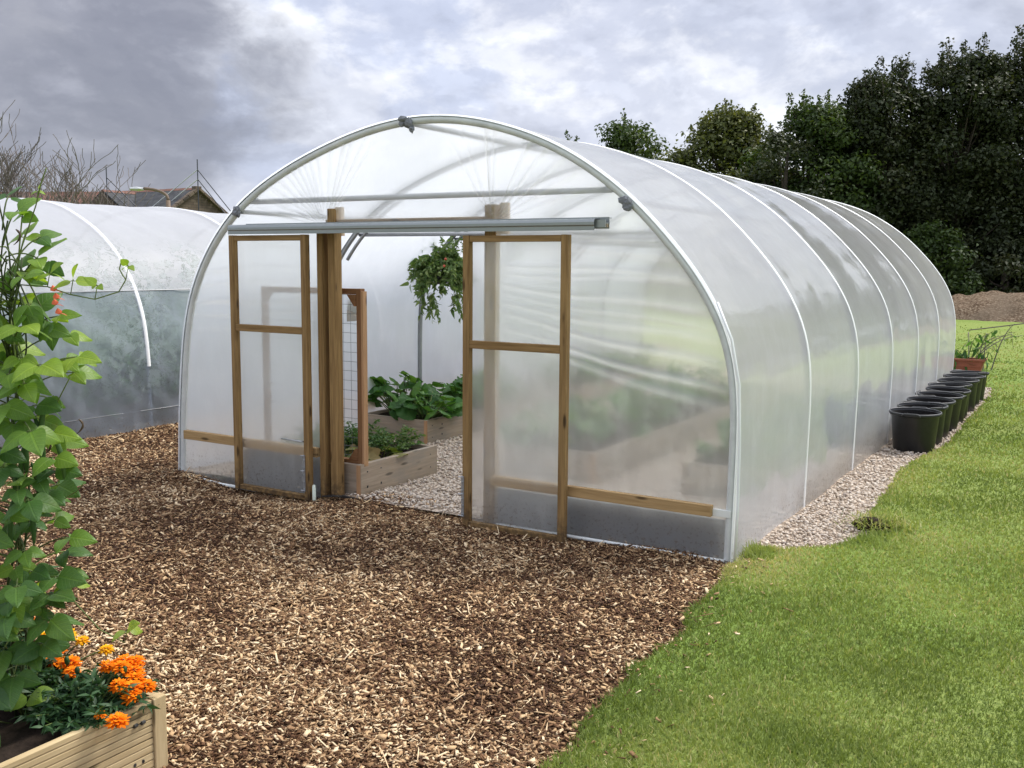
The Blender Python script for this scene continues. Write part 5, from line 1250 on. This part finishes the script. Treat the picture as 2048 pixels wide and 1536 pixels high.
for u, w, v, s in ((.30, .52, -.15, 1.0), (.22, .50, -.2, 1.05), (.26, .40, -.22, 1.1), (.18, .36, -.2, 1.1), (.33, .43, -.16, .95), (.24, .30, -.24, 1.1), (.14, .28, -.2, 1.1), (.36, .52, -.1, .9), (.20, .60, -.2, 1.1), (.28, .62, -.2, 1.0), (.34, .68, -.15, .95)):
    node(.29, w, 0, u, w, v, s, rb.uniform(.25, .65))
for k in range(34): node(.30, rb.uniform(1.42, 1.85), 0, rb.uniform(.12, .42), rb.uniform(1.42, 1.95), rb.uniform(-.15, .1), rb.uniform(.6, .9), rb.uniform(.3, .8))
# leaves that stand out against the pale film
for u, w, v, s, rn in ((.42, 1.56, -.12, 1.15, .8), (.49, 1.44, -.16, 1.2, .95), (.44, 1.30, -.1, 1.1, .35), (.58, 1.46, -.1, .95, .9), (.40, 1.72, -.05, .85, .8), (.50, 1.13, -.12, 1.0, .75), (.36, 1.93, 0, .8, .6), (.31, 1.98, .05, .8, .35), (.50, .84, -.05, .9, .6), (.46, .66, -.1, 1.1, .5), (.44, .50, -.14, 1.1, .3), (.48, .72, -.1, 1.05, .4), (.37, .30, -.1, 1.1, .75), (.28, .36, -.18, 1.2, .55), (.20, .24, -.2, 1.15, .6), (.36, .62, -.2, 1.1, .45), (.40, .95, -.1, .9, .4)):
    node(.29, w-.08, 0, u-.02, w+.03, v, s*.82, rn)
# slender runners reaching to the right
def runner(pts, sizes, r_=.0022):
    P = [bp(*p) for p in pts]; L = []
    for i in range(len(P)-1):
        for t in (0, .25, .5, .75): L.append(P[i].lerp(P[i+1], t))
    L.append(P[-1]); st.tube(L, r_, 5, rn=.7)
    for i, s in sizes:
        a = P[i]; b_ = a+RR*.01+Vector((0, 0, .045)); st.tube([a, b_], .0015, 4, rn=.7); trifol(b_, RR*rb.uniform(-.6, .6)+Vector((0, 0, .6))-BB*.3, s, .9)
runner([(.34, 1.72, 0), (.44, 1.715, -.02), (.52, 1.69, -.03), (.60, 1.675, -.03), (.68, 1.70, -.03), (.705, 1.74, -.03)], [(1, .55), (2, .6), (3, .38), (5, .34)])
runner([(.705, 1.74, -.03), (.695, 1.755, -.03), (.685, 1.775, -.03), (.692, 1.80, -.03), (.702, 1.805, -.03)], [])
runner([(.30, 1.72, 0), (.36, 1.84, -.02), (.42, 1.98, -.03), (.44, 2.05, -.03), (.46, 2.10, -.03)], [(2, .22)])
runner([(.33, .92, 0), (.42, .97, -.05), (.52, 1.03, -.06), (.55, 1.06, -.06)], [])
runner([(.36, .60, 0), (.48, .66, -.05), (.58, .55, -.06), (.66, .50, -.05)], [(3, .55), (1, .6)])
runner([(.34, 1.27, 0), (.45, 1.30, -.05), (.52, 1.42, -.06)], [])
lf.build('foliage', 'bean_leaf', be, True); st.build('stem', 'bean_stem', be, True)
for u, w, L, tilt in ((.36, 1.26, .17, .1), (.375, 1.20, .20, -.1), (.41, 1.30, .17, .15), (.42, 1.24, .19, .05), (.45, 1.33, .13, -.1), (.47, 1.24, .16, .2), (.345, 1.12, .20, 0), (.395, 1.14, .18, .12), (.33, 1.02, .18, -.08), (.37, 1.04, .19, .1)):
    a = bp(u, w, -.10); c_ = bp(u+tilt*L, w-L, -.10); m_ = a.lerp(c_, .5)+RR*(.02 if tilt > 0 else -.015)
    pd = MB(); ln = bez(a, m_, c_, 10); pd.tube(ln, [.002, .0055, .008, .0088, .0092, .009, .0092, .0085, .0075, .005, .001], 8, rn=rb.random()); pd.build('bean_pod', 'bean_pod', be, True)
for u, w in ((.375, 1.90), (.44, 1.21), (.55, 1.28)):
    pd = MB(); pd.tube(bez(bp(u, w, -.08), bp(u+.03, w-.02, -.08), bp(u-.01, w-.05, -.08), 8), [.002, .004, .004, .003, .004, .004, .003, .002, .001], 5); pd.build('dry_pod', 'dry_pod', be, True)
for u, w in ((.475, 1.70), (.478, 1.655), (.488, 1.625), (.483, 1.675)):
    fl = MB(); q = bp(u, w, -.05); put(fl, leaflet(.024, .02, .3, .4, 4), q, RR+Vector((0, 0, .3)), (0, 0, 1)); put(fl, leaflet(.022, .022, -.3, .2, 4), q, Vector((0, 0, 1))-RR*.2, -BB+RR*.4); fl.build('flower', 'bean_flower', be, True)
